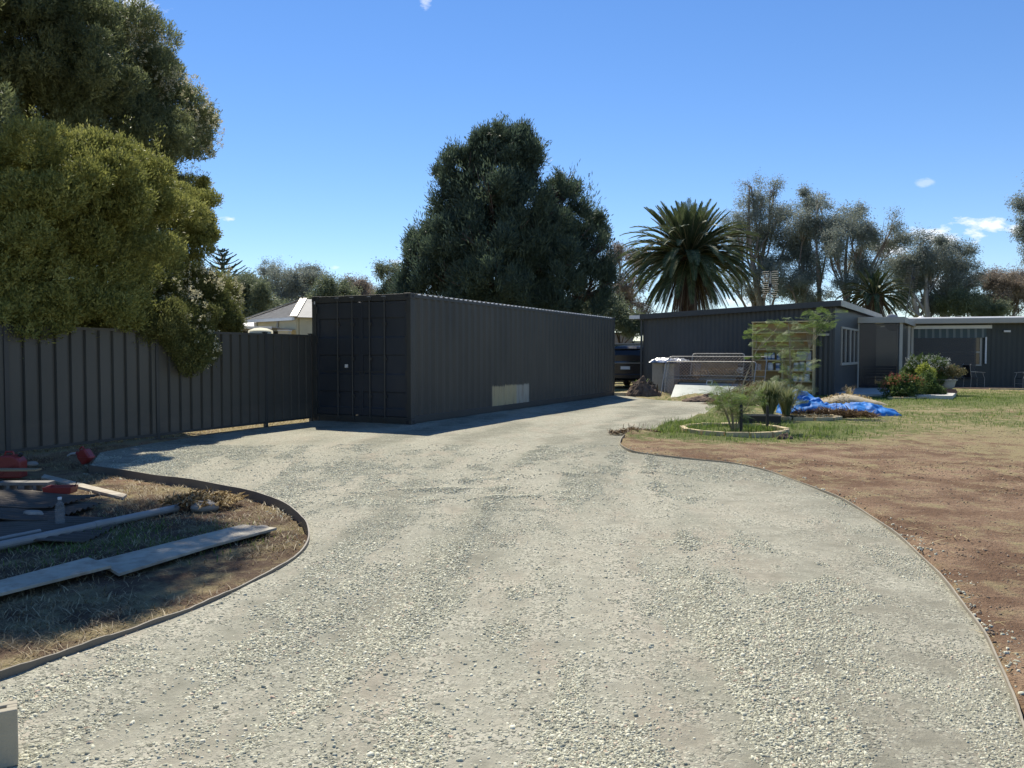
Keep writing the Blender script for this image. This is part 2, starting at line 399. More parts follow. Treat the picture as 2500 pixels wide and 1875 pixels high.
dust = mix(nt, math_n(nt, 'MULTIPLY', ramp(nt, ab_.outputs['Fac'], [(.40, (1, 1, 1)), (.51, (0, 0, 0))]), .8), dust, (.172, .167, .125))  # grey-green chip zones, darkened to paint in shade between the chips
dust = mix(nt, math_n(nt, 'MULTIPLY', ramp(nt, ab_.outputs['Fac'], [(.55, (0, 0, 0)), (.66, (1, 1, 1))]), .6), dust, (.52, .49, .39))
dust = mix(nt, math_n(nt, 'MULTIPLY', fe, .85), dust, (.235, .215, .165))
dust = mix(nt, math_n(nt, 'MULTIPLY', ramp(nt, med, [(.32, (1, 1, 1)), (.56, (0, 0, 0))]), .75), dust, (.178, .174, .132))
sepc = N(nt, 'ShaderNodeSeparateColor'); L(nt, vo.outputs['Color'], sepc.inputs[0])
stone = ramp(nt, sepc.outputs[0], [(0, (.17, .17, .125)), (.45, (.37, .365, .28)), (1, (.66, .64, .50))])
cov = ramp(nt, med, [(.40, (0, 0, 0)), (.56, (1, 1, 1))]); cov = math_n(nt, 'MULTIPLY', cov, math_n(nt, 'GREATER_THAN', sepc.outputs[1], .35))
c = mix(nt, math_n(nt, 'MULTIPLY', cov, .85), dust, stone)
edge = ramp(nt, vd.outputs[0], [(0, (1, 1, 1)), (.12, (0, 0, 0))])
c = mix(nt, math_n(nt, 'MULTIPLY', math_n(nt, 'MULTIPLY', edge, cov), .55), c, (.11, .11, .09))
c = mix(nt, math_n(nt, 'MULTIPLY', fine, .28), c, (.20, .20, .165))
L(nt, c, b.inputs['Base Color']); b.inputs['Roughness'].default_value = .92; b.inputs['Specular IOR Level'].default_value = .2
hh = math_n(nt, 'ADD', math_n(nt, 'MULTIPLY', math_n(nt, 'MULTIPLY', ramp(nt, vd.outputs[0], [(0, (0, 0, 0)), (.3, (1, 1, 1))]), sepc.outputs[2]), cov), math_n(nt, 'ADD', math_n(nt, 'MULTIPLY', fine, .5), math_n(nt, 'MULTIPLY', med, 2.0)))
bump(nt, b, hh, .9, .012)
drv = np_obj('driveway', np.column_stack([vv, zz]), [tri], m, smooth=True); tag(drv, kind='structure')
RE = [p for p in right_edge if p[1] > 2.4]; de_ = np.full(len(vv), 9.0)
for i in range(len(RE) - 1):
    a_ = np.array(RE[i]); e_ = np.array(RE[i + 1]) - a_; t_ = np.clip(((vv - a_) @ e_) / (e_ @ e_), 0, 1); de_ = np.minimum(de_, np.linalg.norm(vv - a_ - t_[:, None] * e_, axis=1))
a = drv.data.attributes.new('band', 'FLOAT', 'POINT'); a.data.foreach_set('value', band_(vv[:, 0], vv[:, 1]).astype(np.float32))
a = drv.data.attributes.new('bare', 'FLOAT', 'POINT'); a.data.foreach_set('value', (sm(1.5, .25, de_) * sm(12.5, 10, vv[:, 1])).astype(np.float32))

# loose stone chips, built as real flat stones: too many to count
def chips(name, n, mt, seed, ymin, ymax, smin, smax, mode='drive', thr=1.0):
    g = np.random.default_rng(seed)
    y = ymin + (ymax - ymin) * g.random(n * 6) ** 1.25; x = (g.random(n * 6) * 2 - 1) * (.72 * y + .9)
    sd_ = np.full(x.shape, 99.); ok = np.abs(x) < 9; sd_[ok] = sdist(x[ok], y[ok])
    if mode == 'drive':
        nn = fbm(x * 1.1, y * 1.1, s=51) * .5 + fbm(x * 3.5, y * 2.5, s=52) * .5 + .05 * np.exp(-((y - 10.5) / 2) ** 2 - ((x + 2) / 2) ** 2) + .06 * sm(4.2, 2.8, y)
        rightbare = sm(1.3, 0.2, -(sd_)) * (x > 0) * .55
        bandw = 0
        for c0 in (-1.7, -.75, .35, 1.25): xc = c0 + .10 * (y - 3) + .012 * (y - 8) ** 2 * (y > 8) + .25 * (vn(y * .5, y * 0, s=54) - .5); bandw = bandw + .17 * np.exp(-((x - xc) / (.16 + .12 * vn(y, x * 0 + c0, s=55))) ** 2)
        nn = nn - bandw * .6 + .04 - (band_(x, y) - .5) * 1.1
        keep = (sd_ < -.01) & (g.random(len(x)) < sm(.42, .56, nn) * thr - rightbare + .05) 
    elif mode == 'soil':
        nn = fbm(x * 1.4, y * 1.4, s=57); keep = (sd_ > .02) & (x > 0) & (g.random(len(x)) < sm(.40, .62, nn) + .10)
    else:
        nn = fbm(x * 3, y * 3, s=53); keep = (sd_ > .01) & (sd_ < .22) & (g.random(len(x)) < sm(.40, .60, nn) * (1 - sd_ / .22))
    x = x[keep][:n]; y = y[keep][:n]; n = len(x)
    if mode == 'drive': z = drive_h(x, y)
    else: z = ground_h(x, y)
    s = smin + (smax - smin) * g.random(n) ** 2.4
    s = s * np.clip(.9 + .03 * y, .9, 1.25)
    k = 5; ang = (np.arange(k) / k * 2 * PI)[None, :] + g.uniform(-.45, .45, (n, k)) + g.uniform(0, 6.3, (n, 1))
    rr = s[:, None] * g.uniform(.55, 1.1, (n, k)) * .5; asp = g.uniform(.35, .8, (n, 1)); th = g.uniform(0, PI, (n, 1))
    px = rr * np.cos(ang); py = rr * np.sin(ang) * asp
    qx = px * np.cos(th) - py * np.sin(th); qy = px * np.sin(th) + py * np.cos(th)
    tx = g.normal(0, .15, (n, 1)); ty = g.normal(-.02, .15, (n, 1)); hgt = s * g.uniform(.10, .30, n)
    top = np.stack([x[:, None] + qx * .82, y[:, None] + qy * .82, z[:, None] + hgt[:, None] * .75 + tx * qx + ty * qy], 2)
    bot = np.stack([x[:, None] + qx, y[:, None] + qy, z[:, None] - .15 * s[:, None] + tx * qx + ty * qy], 2)
    V_ = np.concatenate([top, bot], 1).reshape(-1, 3); b0 = (np.arange(n) * 2 * k)[:, None]
    f5 = b0 + np.arange(k)[None, :]; j = np.arange(k); jn = (j + 1) % k
    fq = np.stack([b0 + j, b0 + k + j, b0 + k + jn, b0 + jn], 2).reshape(-1, 4)
    t = np.repeat(g.random(n), 2 * k)
    o = np_obj(name, V_, [f5, fq], mt, tint=t); tag(o, kind='stuff'); return o
def chip_mat(name, cs):
    m, nt, b = new_mat(name); a = N(nt, 'ShaderNodeAttribute', attribute_name='tint')
    c = ramp(nt, a.outputs['Fac'], cs); nn = noise(nt, coords(nt), 120, 3, .6)
    c = mix(nt, math_n(nt, 'MULTIPLY', nn, .3), c, (.30, .295, .23)); L(nt, c, b.inputs['Base Color'])
    b.inputs['Roughness'].default_value = .85; b.inputs['Specular IOR Level'].default_value = .25; return m
M_chip = chip_mat('rock_chip', [(0, (.26, .255, .19)), (.3, (.41, .405, .305)), (.7, (.55, .54, .415)), (.93, (.74, .72, .57)), (1, (.46, .33, .24))])
chips('gravel', 250000, M_chip, 1, 2.2, 12.5, .006, .023)
chips('coarse_gravel', 30000, M_chip, 2, 2.2, 6.0, .015, .036, thr=.55)
chips('coarse_gravel_far', 26000, M_chip, 6, 7.5, 12.5, .018, .036, thr=.6)
chips('edge_gravel', 14000, M_chip, 3, 3.0, 12, .008, .036, mode='edge')
M_clod = chip_mat('soil_clod', [(0, (.11, .07, .045)), (.4, (.17, .11, .07)), (.8, (.25, .17, .11)), (1, (.36, .27, .19))])
chips('soil_clods', 15000, M_clod, 4, 2.6, 15, .005, .028, mode='soil')

# ------------------------------------------------------------------ grass and straw
def blades(name, mt, x, y, hgt, wid, seed, lean=.5, flat=0.0):
    g = np.random.default_rng(seed); n = len(x); z = ground_h(x, y) - .004
    a = g.uniform(0, 2 * PI, n); h_ = hgt * g.uniform(.5, 1.3, n); l_ = h_ * np.abs(g.normal(lean, .35, n)); up = h_ * (1 - flat)
    w = wid * g.uniform(.6, 1.3, n); sx = -np.sin(a) * w / 2; sy = np.cos(a) * w / 2
    b0 = np.stack([x + sx, y + sy, z], 1); b1 = np.stack([x - sx, y - sy, z], 1)
    mxx = x + np.cos(a) * l_ * .4; myy = y + np.sin(a) * l_ * .4
    m0 = np.stack([mxx - sx * .8, myy - sy * .8, z + up * .6], 1); m1 = np.stack([mxx + sx * .8, myy + sy * .8, z + up * .6], 1)
    tp = np.stack([x + np.cos(a) * l_, y + np.sin(a) * l_, z + up * (1 - .3 * flat) + .003], 1)
    V_ = np.stack([b0, b1, m0, m1, tp], 1).reshape(-1, 3); k = (np.arange(n) * 5)[:, None]
    o = np_obj(name, V_, [k + np.array([[0, 1, 2, 3]]), k + np.array([[3, 2, 4]])], mt, tint=np.repeat(g.random(n), 5)); tag(o, kind='stuff'); return o
M_green = leaf_mat('green_grass', (.07, .13, .022), (.14, .22, .045), (.26, .30, .08), .45)
M_straw = leaf_mat('dry_straw', (.22, .15, .07), (.42, .33, .16), (.62, .52, .30), .25)
M_straw2 = leaf_mat('dull_straw', (.16, .115, .06), (.32, .24, .13), (.55, .45, .27), .25)
g = np.random.default_rng(9)
def scatter(n, x0, x1, y0, y1, prob, out=.04):
    x = g.uniform(x0, x1, n); y = g.uniform(y0, y1, n); k = (g.random(n) < prob(x, y)); x = x[k]; y = y[k]
    s = sdist(x, y); k = s > out; return x[k], y[k]
fence_side = lambda x, y: ((x - FA[0]) * fn[0] + (y - FA[1]) * fn[1])
gx_, gy_ = scatter(260000, 2, 24, 11.5, 31, lambda x, y: np.clip(cover_green(x, y) - .22, 0, 1) * 1.3 * np.clip(vn(x * 3, y * 3, s=61) * 1.5 - .2, 0, 1))
blades('grass', M_green, gx_, gy_, .055, .010, 1)
k = (np.hypot((gx_ - 4.2) / 1.9, (gy_ - 14.5) / 1.5) < 1.0); blades('long_grass', M_green, gx_[k] + .03, gy_[k] + .03, .12, .009, 2, .6)
gx_, gy_ = scatter(160000, 1.5, 24, 3, 31, lambda x, y: (.16 + .7 * sm(10, 16, y)) * np.clip(vn(x * 1.2, y * 1.2, s=63) * 2 - .7, 0, 1) * np.clip(vn(x * 5, y * 5, s=64) * 2 - .5, .1, 1))
blades('straw', M_straw, gx_, gy_, .05, .007, 3, .9, .75)
gx_, gy_ = scatter(42000, 1.2, 14, 3, 15, lambda x, y: np.clip(vn(x * 1.6, y * 1.6, s=68) * 2 - .75, .03, 1))
blades('loose_straw', M_straw, gx_, gy_, .10, .008, 8, 1.0, .92)
gx_, gy_ = scatter(110000, -8, 0, 2.4, 12.2, lambda x, y: np.clip(vn(x * 2.2, y * 2.2, s=65) * 2.2 - .55, .05, 1) * (fence_side(x, y) > .05))
blades('dry_grass', M_straw2, gx_, gy_, .06, .006, 4, .9, .45)
gx_, gy_ = scatter(90000, -6, -.8, 3.2, 8.2, lambda x, y: np.clip(cover_green(x, y) * 1.5 - .05, 0, 1) * np.clip(vn(x * 4, y * 4, s=66) * 2 - .5, 0, 1))
blades('shaded_grass', M_green, gx_, gy_, .045, .006, 5, .8)
gx_, gy_ = scatter(60000, -14, -3, 10, 24, lambda x, y: (fence_side(x, y) < -.05) * .7)
blades('dry_grass_beyond_fence', M_straw, gx_, gy_, .07, .012, 6, .9, .4)
# ------------------------------------------------------------------ foliage and trees
def foliage(name, mt, parent, base, lobes, tufts, per, Ln, W, seed, shell=(.55, 1.05), up=.5, droop=0.0, gap=None, gscale=1.0, tr=.15, jit=.6, lump=.25, lfreq=1.6, power=2.0, thickw=.5):
    g = np.random.default_rng(seed)
    Lb = np.array([[l[0], l[1], l[2], l[3], l[4], l[5]] for l in lobes], float)
    wt = (Lb[:, 3] * Lb[:, 5]); idx = g.choice(len(Lb), tufts, p=wt / wt.sum())
    C = Lb[idx, :3]; Rr = Lb[idx, 3:]
    d = unit(g.normal(size=(tufts, 3)))
    rad = shell[0] + (shell[1] - shell[0]) * g.random(tufts) ** (1 / power)
    q = C + d * Rr * .8
    lm = 1 + lump * 2 * (vn(q[:, 0] * lfreq, q[:, 1] * lfreq, q[:, 2] * lfreq, s=seed) - .5) + lump * (vn(q[:, 0] * lfreq * 3, q[:, 1] * lfreq * 3, q[:, 2] * lfreq * 3, s=seed + 1) - .5)
    p = C + d * Rr * (rad * lm)[:, None]
    if gap is not None:
        nz = vn(p[:, 0] * gscale, p[:, 1] * gscale, p[:, 2] * gscale, s=seed + 3) * .6 + vn(p[:, 0] * gscale * 2.7, p[:, 1] * gscale * 2.7, p[:, 2] * gscale * 2.7, s=seed + 4) * .4
        k = nz > gap; p = p[k]; d = d[k]; C = C[k]
    k = p[:, 2] > .05; p = p[k]; d = d[k]
    n = len(p)
    td = unit(d * .8 + np.array([0, 0, up]) + g.normal(size=(n, 3)) * .3)
    m_ = n * per
    P0 = np.repeat(p, per, 0); T = np.repeat(td, per, 0)
    P0 = P0 + T * (g.random((m_, 1)) - .5) * tr * 2 + g.normal(size=(m_, 3)) * tr * .35
    ld = unit(T + g.normal(size=(m_, 3)) * jit + np.array([0, 0, -droop]))
    sd_ = unit(np.cross(ld, g.normal(size=(m_, 3))))
    l_ = Ln * g.uniform(.6, 1.25, (m_, 1)); w_ = W * g.uniform(.7, 1.2, (m_, 1))
    mid = P0 + ld * l_ * thickw
    V_ = np.stack([P0, mid + sd_ * w_ / 2, P0 + ld * l_, mid - sd_ * w_ / 2], 1).reshape(-1, 3)
    f = np.arange(m_ * 4).reshape(-1, 4)
    t = np.clip(g.random(n) * .75 + .5 * (vn(p[:, 0] * 1.3, p[:, 1] * 1.3, p[:, 2] * 1.3, s=seed + 9) - .25), 0, 1)
    t = np.repeat(t, per) * .85 + g.random(m_) * .15
    return np_obj(name, V_, [f], mt, parent, tint=np.repeat(t, 4), off=base)

def limbs(parent, mt, base, lobes, r0, seed, z0=.25, twigs=6, sub=.75, name='trunk', lean=(0, 0), stems=1, nside=7, over=False):
    rg = random.Random(seed); mb = MB(); base = Vector(base)
    top = max(lobes, key=lambda l: l[2])
    H = top[2] - base.z
    for s_ in range(stems):
        tgt = Vector(top[:3]) if s_ == 0 else Vector(sorted(lobes, key=lambda l: -l[2])[min(s_, len(lobes) - 1)][:3])
        b0 = base + Vector((rg.uniform(-1, 1), rg.uniform(-1, 1), 0)) * (r0 * 2 if s_ else 0)
        def path(t, b0=b0, tgt=tgt, k=rg.uniform(0, 6), a=H * .03):
            p = b0.lerp(tgt, t)
            if over: h_ = max(0, (t - .55) / .45) ** 1.2; p.x = b0.x + (tgt.x - b0.x) * h_; p.y = b0.y + (tgt.y - b0.y) * h_
            p.x += math.sin(t * 5 + k) * a + lean[0] * math.sin(PI * t); p.y += math.cos(t * 4 + k) * a; return p
        pts = [path(i / 10) for i in range(11)]
        mb.tube(pts, [r0 * (1 - .85 * i / 10) * (1.25 if i == 0 else 1) for i in range(11)], nside)
        mine = [l for i, l in enumerate(lobes) if i % stems == s_]
        for l in mine:
            c = Vector(l[:3]); dist = c.z - base.z
            t = max(z0, min(.92, (dist / H) * .55 + rg.uniform(-.06, .08))); st = path(t)
            rr = max(.012, r0 * (1 - .85 * t) * .62)
            mid = st.lerp(c, .5); mid.z -= (c - st).length * .08; mid.x += rg.uniform(-.1, .1) * (c - st).length
            bp = [st, st.lerp(mid, .5), mid, mid.lerp(c, .5), c]
            mb.tube(bp, [rr, rr * .8, rr * .62, rr * .48, rr * .3], 5)
            for k in range(twigs):
                a = rg.uniform(0, 2 * PI); e = rg.uniform(-.3, 1.2); dd = Vector((math.cos(a) * math.cos(e) * l[3], math.sin(a) * math.cos(e) * l[4], math.sin(e) * l[5])) * .9
                s0 = mid.lerp(c, rg.uniform(.2, 1)); e0 = c + dd; m0 = s0.lerp(e0, .5) + Vector((rg.uniform(-1, 1), rg.uniform(-1, 1), rg.uniform(-.4, 1))) * dd.length * .14
                mb.tube([s0, m0, e0], [rr * .38, rr * .22, rr * .08], 4)
                for q in range(2):
                    s1 = s0.lerp(e0, rg.uniform(.35, .8)); e1 = s1 + Vector((rg.uniform(-1, 1), rg.uniform(-1, 1), rg.uniform(-.3, 1))) * dd.length * .42
                    mb.tube([s1, e1], [rr * .16, rr * .05], 3)
    return mb.build(name, mt, parent, off=base, smooth=True, fix=False)

def lb(px, py, Yd, rpx, rpy=None, ry=None, dy=0):
    c = P(px, py, Yd + dy); rx = rpx * Yd / F; rz = (rpy or rpx) * Yd / F
    return (c[0], c[1], c[2], rx, ry or (rx + rz) / 2, rz)
M_barkd = mat('dark_bark', (.085, .065, .05), .9, .4, 6, (1, 1, .3), .5, 30, .02)
M_barkg = mat('grey_bark', (.26, .215, .18), .85, .3, 4, (1, 1, .3), .4, 25, .02, dirt=(.12, .085, .065))
M_barkp = mat('pale_bark', (.46, .42, .37), .8, .25, 4, (1, 1, .3), .3, 25, .02, dirt=(.22, .17, .13))
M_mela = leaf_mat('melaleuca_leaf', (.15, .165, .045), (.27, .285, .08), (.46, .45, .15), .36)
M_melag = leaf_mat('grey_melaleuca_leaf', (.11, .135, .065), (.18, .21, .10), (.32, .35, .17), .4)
M_mela2 = leaf_mat('dark_melaleuca_leaf', (.085, .10, .035), (.16, .175, .055), (.32, .32, .12), .4)
M_flower = leaf_mat('cream_flower', (.45, .42, .26), (.62, .58, .38), (.74, .71, .52), .3)
M_casu = leaf_mat('casuarina_leaf', (.055, .085, .066), (.085, .125, .085), (.14, .18, .10), .38)
M_gum = leaf_mat('gum_leaf', (.17, .20, .17), (.25, .285, .24), (.38, .40, .345), .42)
M_gumb = leaf_mat('bronze_gum_leaf', (.19, .165, .135), (.27, .23, .185), (.40, .31, .24), .4)
M_gumg = leaf_mat('green_gum_leaf', (.11, .14, .085), (.17, .205, .12), (.26, .29, .17), .4)
M_palm = leaf_mat('palm_leaf', (.04, .065, .028), (.08, .11, .05), (.15, .18, .085), .25)
M_dead = leaf_mat('dead_palm_leaf', (.06, .035, .022), (.115, .07, .042), (.20, .13, .08), .15)
M_pine = leaf_mat('pine_leaf', (.05, .085, .06), (.08, .12, .085), (.13, .17, .125), .25)

def subl(lobes, k, f0=.26, f1=.42, seed=0, zs=1.0, lo=.55, hi=.95):
    rg = random.Random(seed); o = []
    for l in lobes:
        for j in range(max(3, int(k * rg.uniform(.8, 1.2)))):
            a = rg.uniform(0, 2 * PI); e = math.asin(rg.uniform(-.85, 1)); r = rg.uniform(lo, hi) ; f = rg.uniform(f0, f1)
            mr = (l[3] * l[4] * l[5]) ** (1 / 3)
            o.append((l[0] + math.cos(a) * math.cos(e) * l[3] * r, l[1] + math.sin(a) * math.cos(e) * l[4] * r, l[2] + math.sin(e) * l[5] * r, mr * f, mr * f, mr * f * zs))
    return o
def tree(name, label, base, lobes, lm, bark, tufts, per, Ln, W, r0, seed, group=None, cat='tree', stems=1, twigs=6, extra=None, **kw):
    t = thing(name, label, cat, base, 0, group)
    limbs(t, bark, base, lobes, r0, seed, stems=stems, twigs=twigs)
    foliage('crown', lm, t, base, subl(lobes, 13, .22, .44, seed, lo=.25, hi=1.05), tufts, per, Ln, W, seed, **kw)
    return t

# --- big melaleuca on the left, rooted behind the fence
Ym = 12.5
def fy_(px):
    k = (px - CX) / F; s_ = (k * FA[1] - FA[0]) / (fd[0] - k * fd[1]); return FA[1] + fd[1] * s_
def yd(px): return 13.2 + max(0, px) / 470 * 3.0
mlp = [(90, 70, 225, 190), (270, 150, 115, 140), (425, 300, 82, 85), (250, 330, 190, 170), (60, 330, 200, 150), (-120, 150, 220, 260), (120, 480, 190, 150), (290, 470, 120, 130), (400, 560, 100, 105),
       (-60, 620, 200, 160), (30, 560, 110, 90), (200, 640, 170, 150), (60, 730, 110, 90), (350, 680, 105, 75), (250, 760, 130, 55), (-200, 420, 220, 260), (-20, -150, 240, 150), (-150, 760, 120, 90), (485, 335, 36, 44), (405, 215, 50, 60), (470, 455, 40, 30), (440, 510, 70, 50)]
ml = []
for (a_, b_, r1, r2) in mlp:
    near_ = 1.8 if (b_ > 450 and a_ < 300) else (1.0 if b_ > 330 and a_ < 380 else 0)
    up_ = b_ < 340 or (a_ == 470)
    ml.append(lb(a_, b_, (yd(a_) + 4.6) if up_ else yd(a_) - near_, r1, r2))
tb = (-10.6, 18.6, 0)
t = thing('melaleuca_tree', 'huge spreading fine-leaved tree hanging over the fence at the left edge', 'tree', tb)
ml += [(-4.75, 11.1, 7.9, 1.2, 1.35, .95), (-5.5, 12.5, 8.6, 1.2, 1.3, 1.0), (-6.8, 11.2, 8.1, 1.5, 1.5, 1.1), (-8.3, 12.2, 8.2, 1.7, 1.6, 1.2)]  # unseen lobes added above the view to shade the left bed
limbs(t, M_barkd, tb, ml[:22], .22, 3, twigs=6)
for o_ in ml[22:]:
    MB().tube([(tb[0], tb[1], 3), (-10.2, 18.2, 8), (-9.3, 17.6, 10.8), (o_[0] * .6 - 3.7, 14.8, 10.6), (o_[0], o_[1], o_[2] + .5)], [.16, .13, .10, .07, .03], 7).build('shade_crown_bough', M_barkd, t, off=tb, smooth=True, fix=False)  # limbs out of view that join the added shade lobes to the trunk
lo_ = [ml[i] for i in (6, 7, 8, 9, 10, 11, 12, 13, 14, 17, 20, 21)]; hi_ = [ml[i] for i in (0, 1, 2, 3, 4, 5, 15, 16, 18, 19)]; ov_ = ml[22:]
lo_ += [lb(75, 800, fy_(75) + .25, 75, 45), lb(20, 760, fy_(20) + .2, 60, 70), lb(220, 770, fy_(200) + 1.0, 80, 36)]
hi_ += [lb(60, 90, 17.2, 120, 110), lb(200, 190, 17.6, 120, 90), lb(190, 30, 18, 80, 70), lb(370, 340, 19, 100, 80)]
core = lambda q, k: [(l[0], l[1], l[2], l[3] * k, l[4] * k, l[5] * k) for l in q]
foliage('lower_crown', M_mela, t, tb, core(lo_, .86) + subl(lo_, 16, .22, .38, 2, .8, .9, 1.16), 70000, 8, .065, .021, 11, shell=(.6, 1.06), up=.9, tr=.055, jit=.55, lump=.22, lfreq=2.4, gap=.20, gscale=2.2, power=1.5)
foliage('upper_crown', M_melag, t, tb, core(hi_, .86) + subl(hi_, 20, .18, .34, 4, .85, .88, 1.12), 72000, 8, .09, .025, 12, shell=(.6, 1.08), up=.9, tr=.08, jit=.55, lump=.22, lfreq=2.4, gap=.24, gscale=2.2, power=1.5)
foliage('unseen_shade_crown', M_melag, t, tb, core(ov_, .95) + subl(ov_, 10, .25, .4, 6, .85, .8, 1.0), 26000, 7, .11, .035, 14, shell=(.2, 1.05), up=.6, tr=.1, jit=.5, lump=.2, lfreq=1.5, gap=.22, gscale=1.6)  # leaves of the added lobes, dense for their shade on the bed
foliage('flowers', M_flower, t, tb, [lb(300, 50, 19, 40, 60), lb(450, 260, 20, 50, 70), lb(510, 320, 20.2, 24, 50), lb(370, 140, 19.5, 50, 70)], 620, 12, .045, .022, 13, shell=(.9, 1.1), up=1.2, tr=.04, jit=1.5)
def sprays(mt, parent, base, lobes, n, Ln, W, seed, hi=1.28, tr=.16, up=.7):
    foliage('outer_sprays', mt, parent, base, lobes, n, 16, Ln, W, seed, shell=(.95, hi), up=up, tr=tr, jit=.35, lump=.3, lfreq=3.0, gap=.50, gscale=1.8, power=1.0)
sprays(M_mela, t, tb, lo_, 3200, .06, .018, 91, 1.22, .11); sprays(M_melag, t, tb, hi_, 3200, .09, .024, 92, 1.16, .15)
# --- flowering one that droops over the fence
def fy(px):
    k = (px - CX) / F; s_ = (k * FA[1] - FA[0]) / (fd[0] - k * fd[1]); return FA[1] + fd[1] * s_
fs = [lb(a_, b_, fy(a_) + o_, r1, r2) for (a_, b_, r1, r2, o_) in [(370, 730, 62, 60, .9), (480, 720, 60, 62, .9), (548, 730, 34, 56, .9), (400, 800, 75, 60, .15), (455, 855, 55, 52, -.05), (440, 790, 85, 50, .5), (520, 770, 52, 40, .5), (330, 810, 50, 50, .3), (562, 790, 24, 22, .3), (490, 845, 40, 44, .0)]]
tb = (-6.6, 16.0, 0)
t = thing('flowering_tree', 'smaller cream-flowered tree drooping over the fence beside the huge tree', 'tree', tb)
limbs(t, M_barkd, tb, fs, .12, 4, twigs=5, z0=.75, over=True)
foliage('crown', M_mela2, t, tb, fs + subl(fs, 16, .18, .32, 5, .9, .8, 1.0), 42000, 7, .055, .015, 21, shell=(.55, 1.06), up=.6, tr=.06, jit=.5, lump=.3, lfreq=2.6, gap=.28, gscale=2.4)
foliage('flowers', M_flower, t, tb, [lb(a_, b_, fy(a_) + o_, r1, r2) for (a_, b_, r1, r2, o_) in [(375, 705, 50, 36, .6), (480, 700, 58, 46, .6), (552, 715, 36, 56, .6), (455, 760, 46, 50, .1), (490, 850, 34, 44, -.2)]], 420, 12, .034, .02, 23, shell=(.85, 1.08), up=.9, tr=.04, jit=1.5)

# --- the big dark casuarina
Yc = 38
cs = [lb(1235, 380, Yc, 85, 70), lb(1140, 410, Yc, 65, 60), lb(1290, 430, Yc, 50, 60), lb(1110, 500, Yc, 55, 60), lb(1200, 480, Yc - 1.5, 90, 80), lb(1380, 470, Yc, 42, 55), lb(1340, 540, Yc, 60, 60), lb(1290, 560, Yc - 2, 90, 80),
      lb(1120, 590, Yc - 1, 80, 70), lb(1210, 600, Yc - 2.5, 100, 80), lb(1060, 570, Yc, 55, 50), lb(1030, 620, Yc, 40, 40), lb(1410, 590, Yc, 58, 55), lb(1450, 545, Yc + 1, 24, 34), lb(1400, 500, Yc, 50, 50),
      lb(1080, 670, Yc - 1, 80, 60), lb(1200, 690, Yc - 3, 110, 70), lb(1330, 650, Yc - 2, 100, 80), lb(1440, 640, Yc, 60, 60), lb(1050, 730, Yc, 60, 50), lb(1150, 740, Yc - 2, 90, 50), lb(1300, 740, Yc - 2, 110, 50), lb(1430, 730, Yc, 70, 60), lb(1015, 600, Yc + 1, 30, 34), lb(1120, 375, Yc, 26, 22),
      lb(1180, 340, Yc, 22, 26), lb(1270, 335, Yc, 28, 24), lb(1470, 600, Yc, 26, 34), lb(1475, 700, Yc, 30, 50), lb(1010, 655, Yc, 28, 30)]
tb = (-.4, Yc, 0)
t = thing('casuarina_tree', 'tall dark needle-leaved tree rising behind the long container', 'tree', tb)
limbs(t, M_barkd, tb, cs, .45, 8, twigs=9, stems=2)
foliage('crown', M_casu, t, tb, subl(cs + [lb(1325, 540, Yc, 40, 40), lb(1285, 375, Yc, 40, 40), lb(1155, 378, Yc, 46, 42), lb(1095, 440, Yc, 40, 50), lb(1320, 600, Yc, 60, 60), lb(1350, 570, Yc, 70, 80), lb(1330, 670, Yc, 90, 80), lb(1250, 450, Yc, 70, 70), lb(1180, 560, Yc, 90, 80), lb(1000, 700, Yc, 40, 40)], 26, .12, .27, 6, 1.3, .35, 1.04), 96000, 7, .24, .042, 31, shell=(.3, 1.1), up=1.0, tr=.24, jit=.38, lump=.3, lfreq=1.2, gap=.47, gscale=1.3)

sprays(M_casu, t, tb, cs, 3000, .22, .042, 93, 1.06, .34, 1.3)
# --- gums and other trees along the back
def gum(label, basepx, Yd, lobes, lm, bark, tufts, seed, r0=.2, stems=1, name='gum_tree', group='trees behind the buildings', gap=.45, Ln=.18, W=.046, twigs=6, droop=.9, per=6, gscale=1.3, **kw):
    b0 = P(basepx, 900, Yd); base = (b0[0], Yd, 0)
    ls = [lb(a, b_, Yd, r1 * 1.12, r2 * 1.15, dy=random.uniform(-1.5, 1.5)) for (a, b_, r1, r2) in lobes]
    return tree(name, label, base, ls, lm, bark, int(tufts * 1.7), per, Ln, W, r0, seed, group, stems=stems, twigs=twigs, up=.15, droop=droop, tr=.34, jit=.7, shell=(.1, 1.15), lump=.5, lfreq=.6, gap=gap, gscale=gscale, **kw)
gum('tall greyish gum tree directly right of the big palm', 1855, 62, [(1860, 490, 55, 40), (1825, 530, 45, 40), (1890, 540, 55, 50), (1800, 560, 35, 30), (1850, 590, 50, 45), (1915, 600, 45, 45), (1880, 660, 55, 50), (1800, 620, 34, 40), (1900, 700, 50, 45), (1840, 710, 40, 36), (1790, 690, 26, 40), (1835, 455, 28, 18), (1880, 465, 30, 22)], M_gum, M_barkg, 9500, 41, .34, 2)
gum('slender gum tree standing between the two tallest gums, above the shed roof', 1965, 60, [(1975, 490, 34, 30), (2005, 500, 22, 26), (1965, 540, 40, 36), (1990, 580, 40, 40), (1960, 610, 36, 40), (1960, 660, 44, 44), (1965, 700, 44, 34), (1985, 730, 40, 26), (1925, 690, 40, 40)], M_gum, M_barkg, 7500, 42, .26, 2)
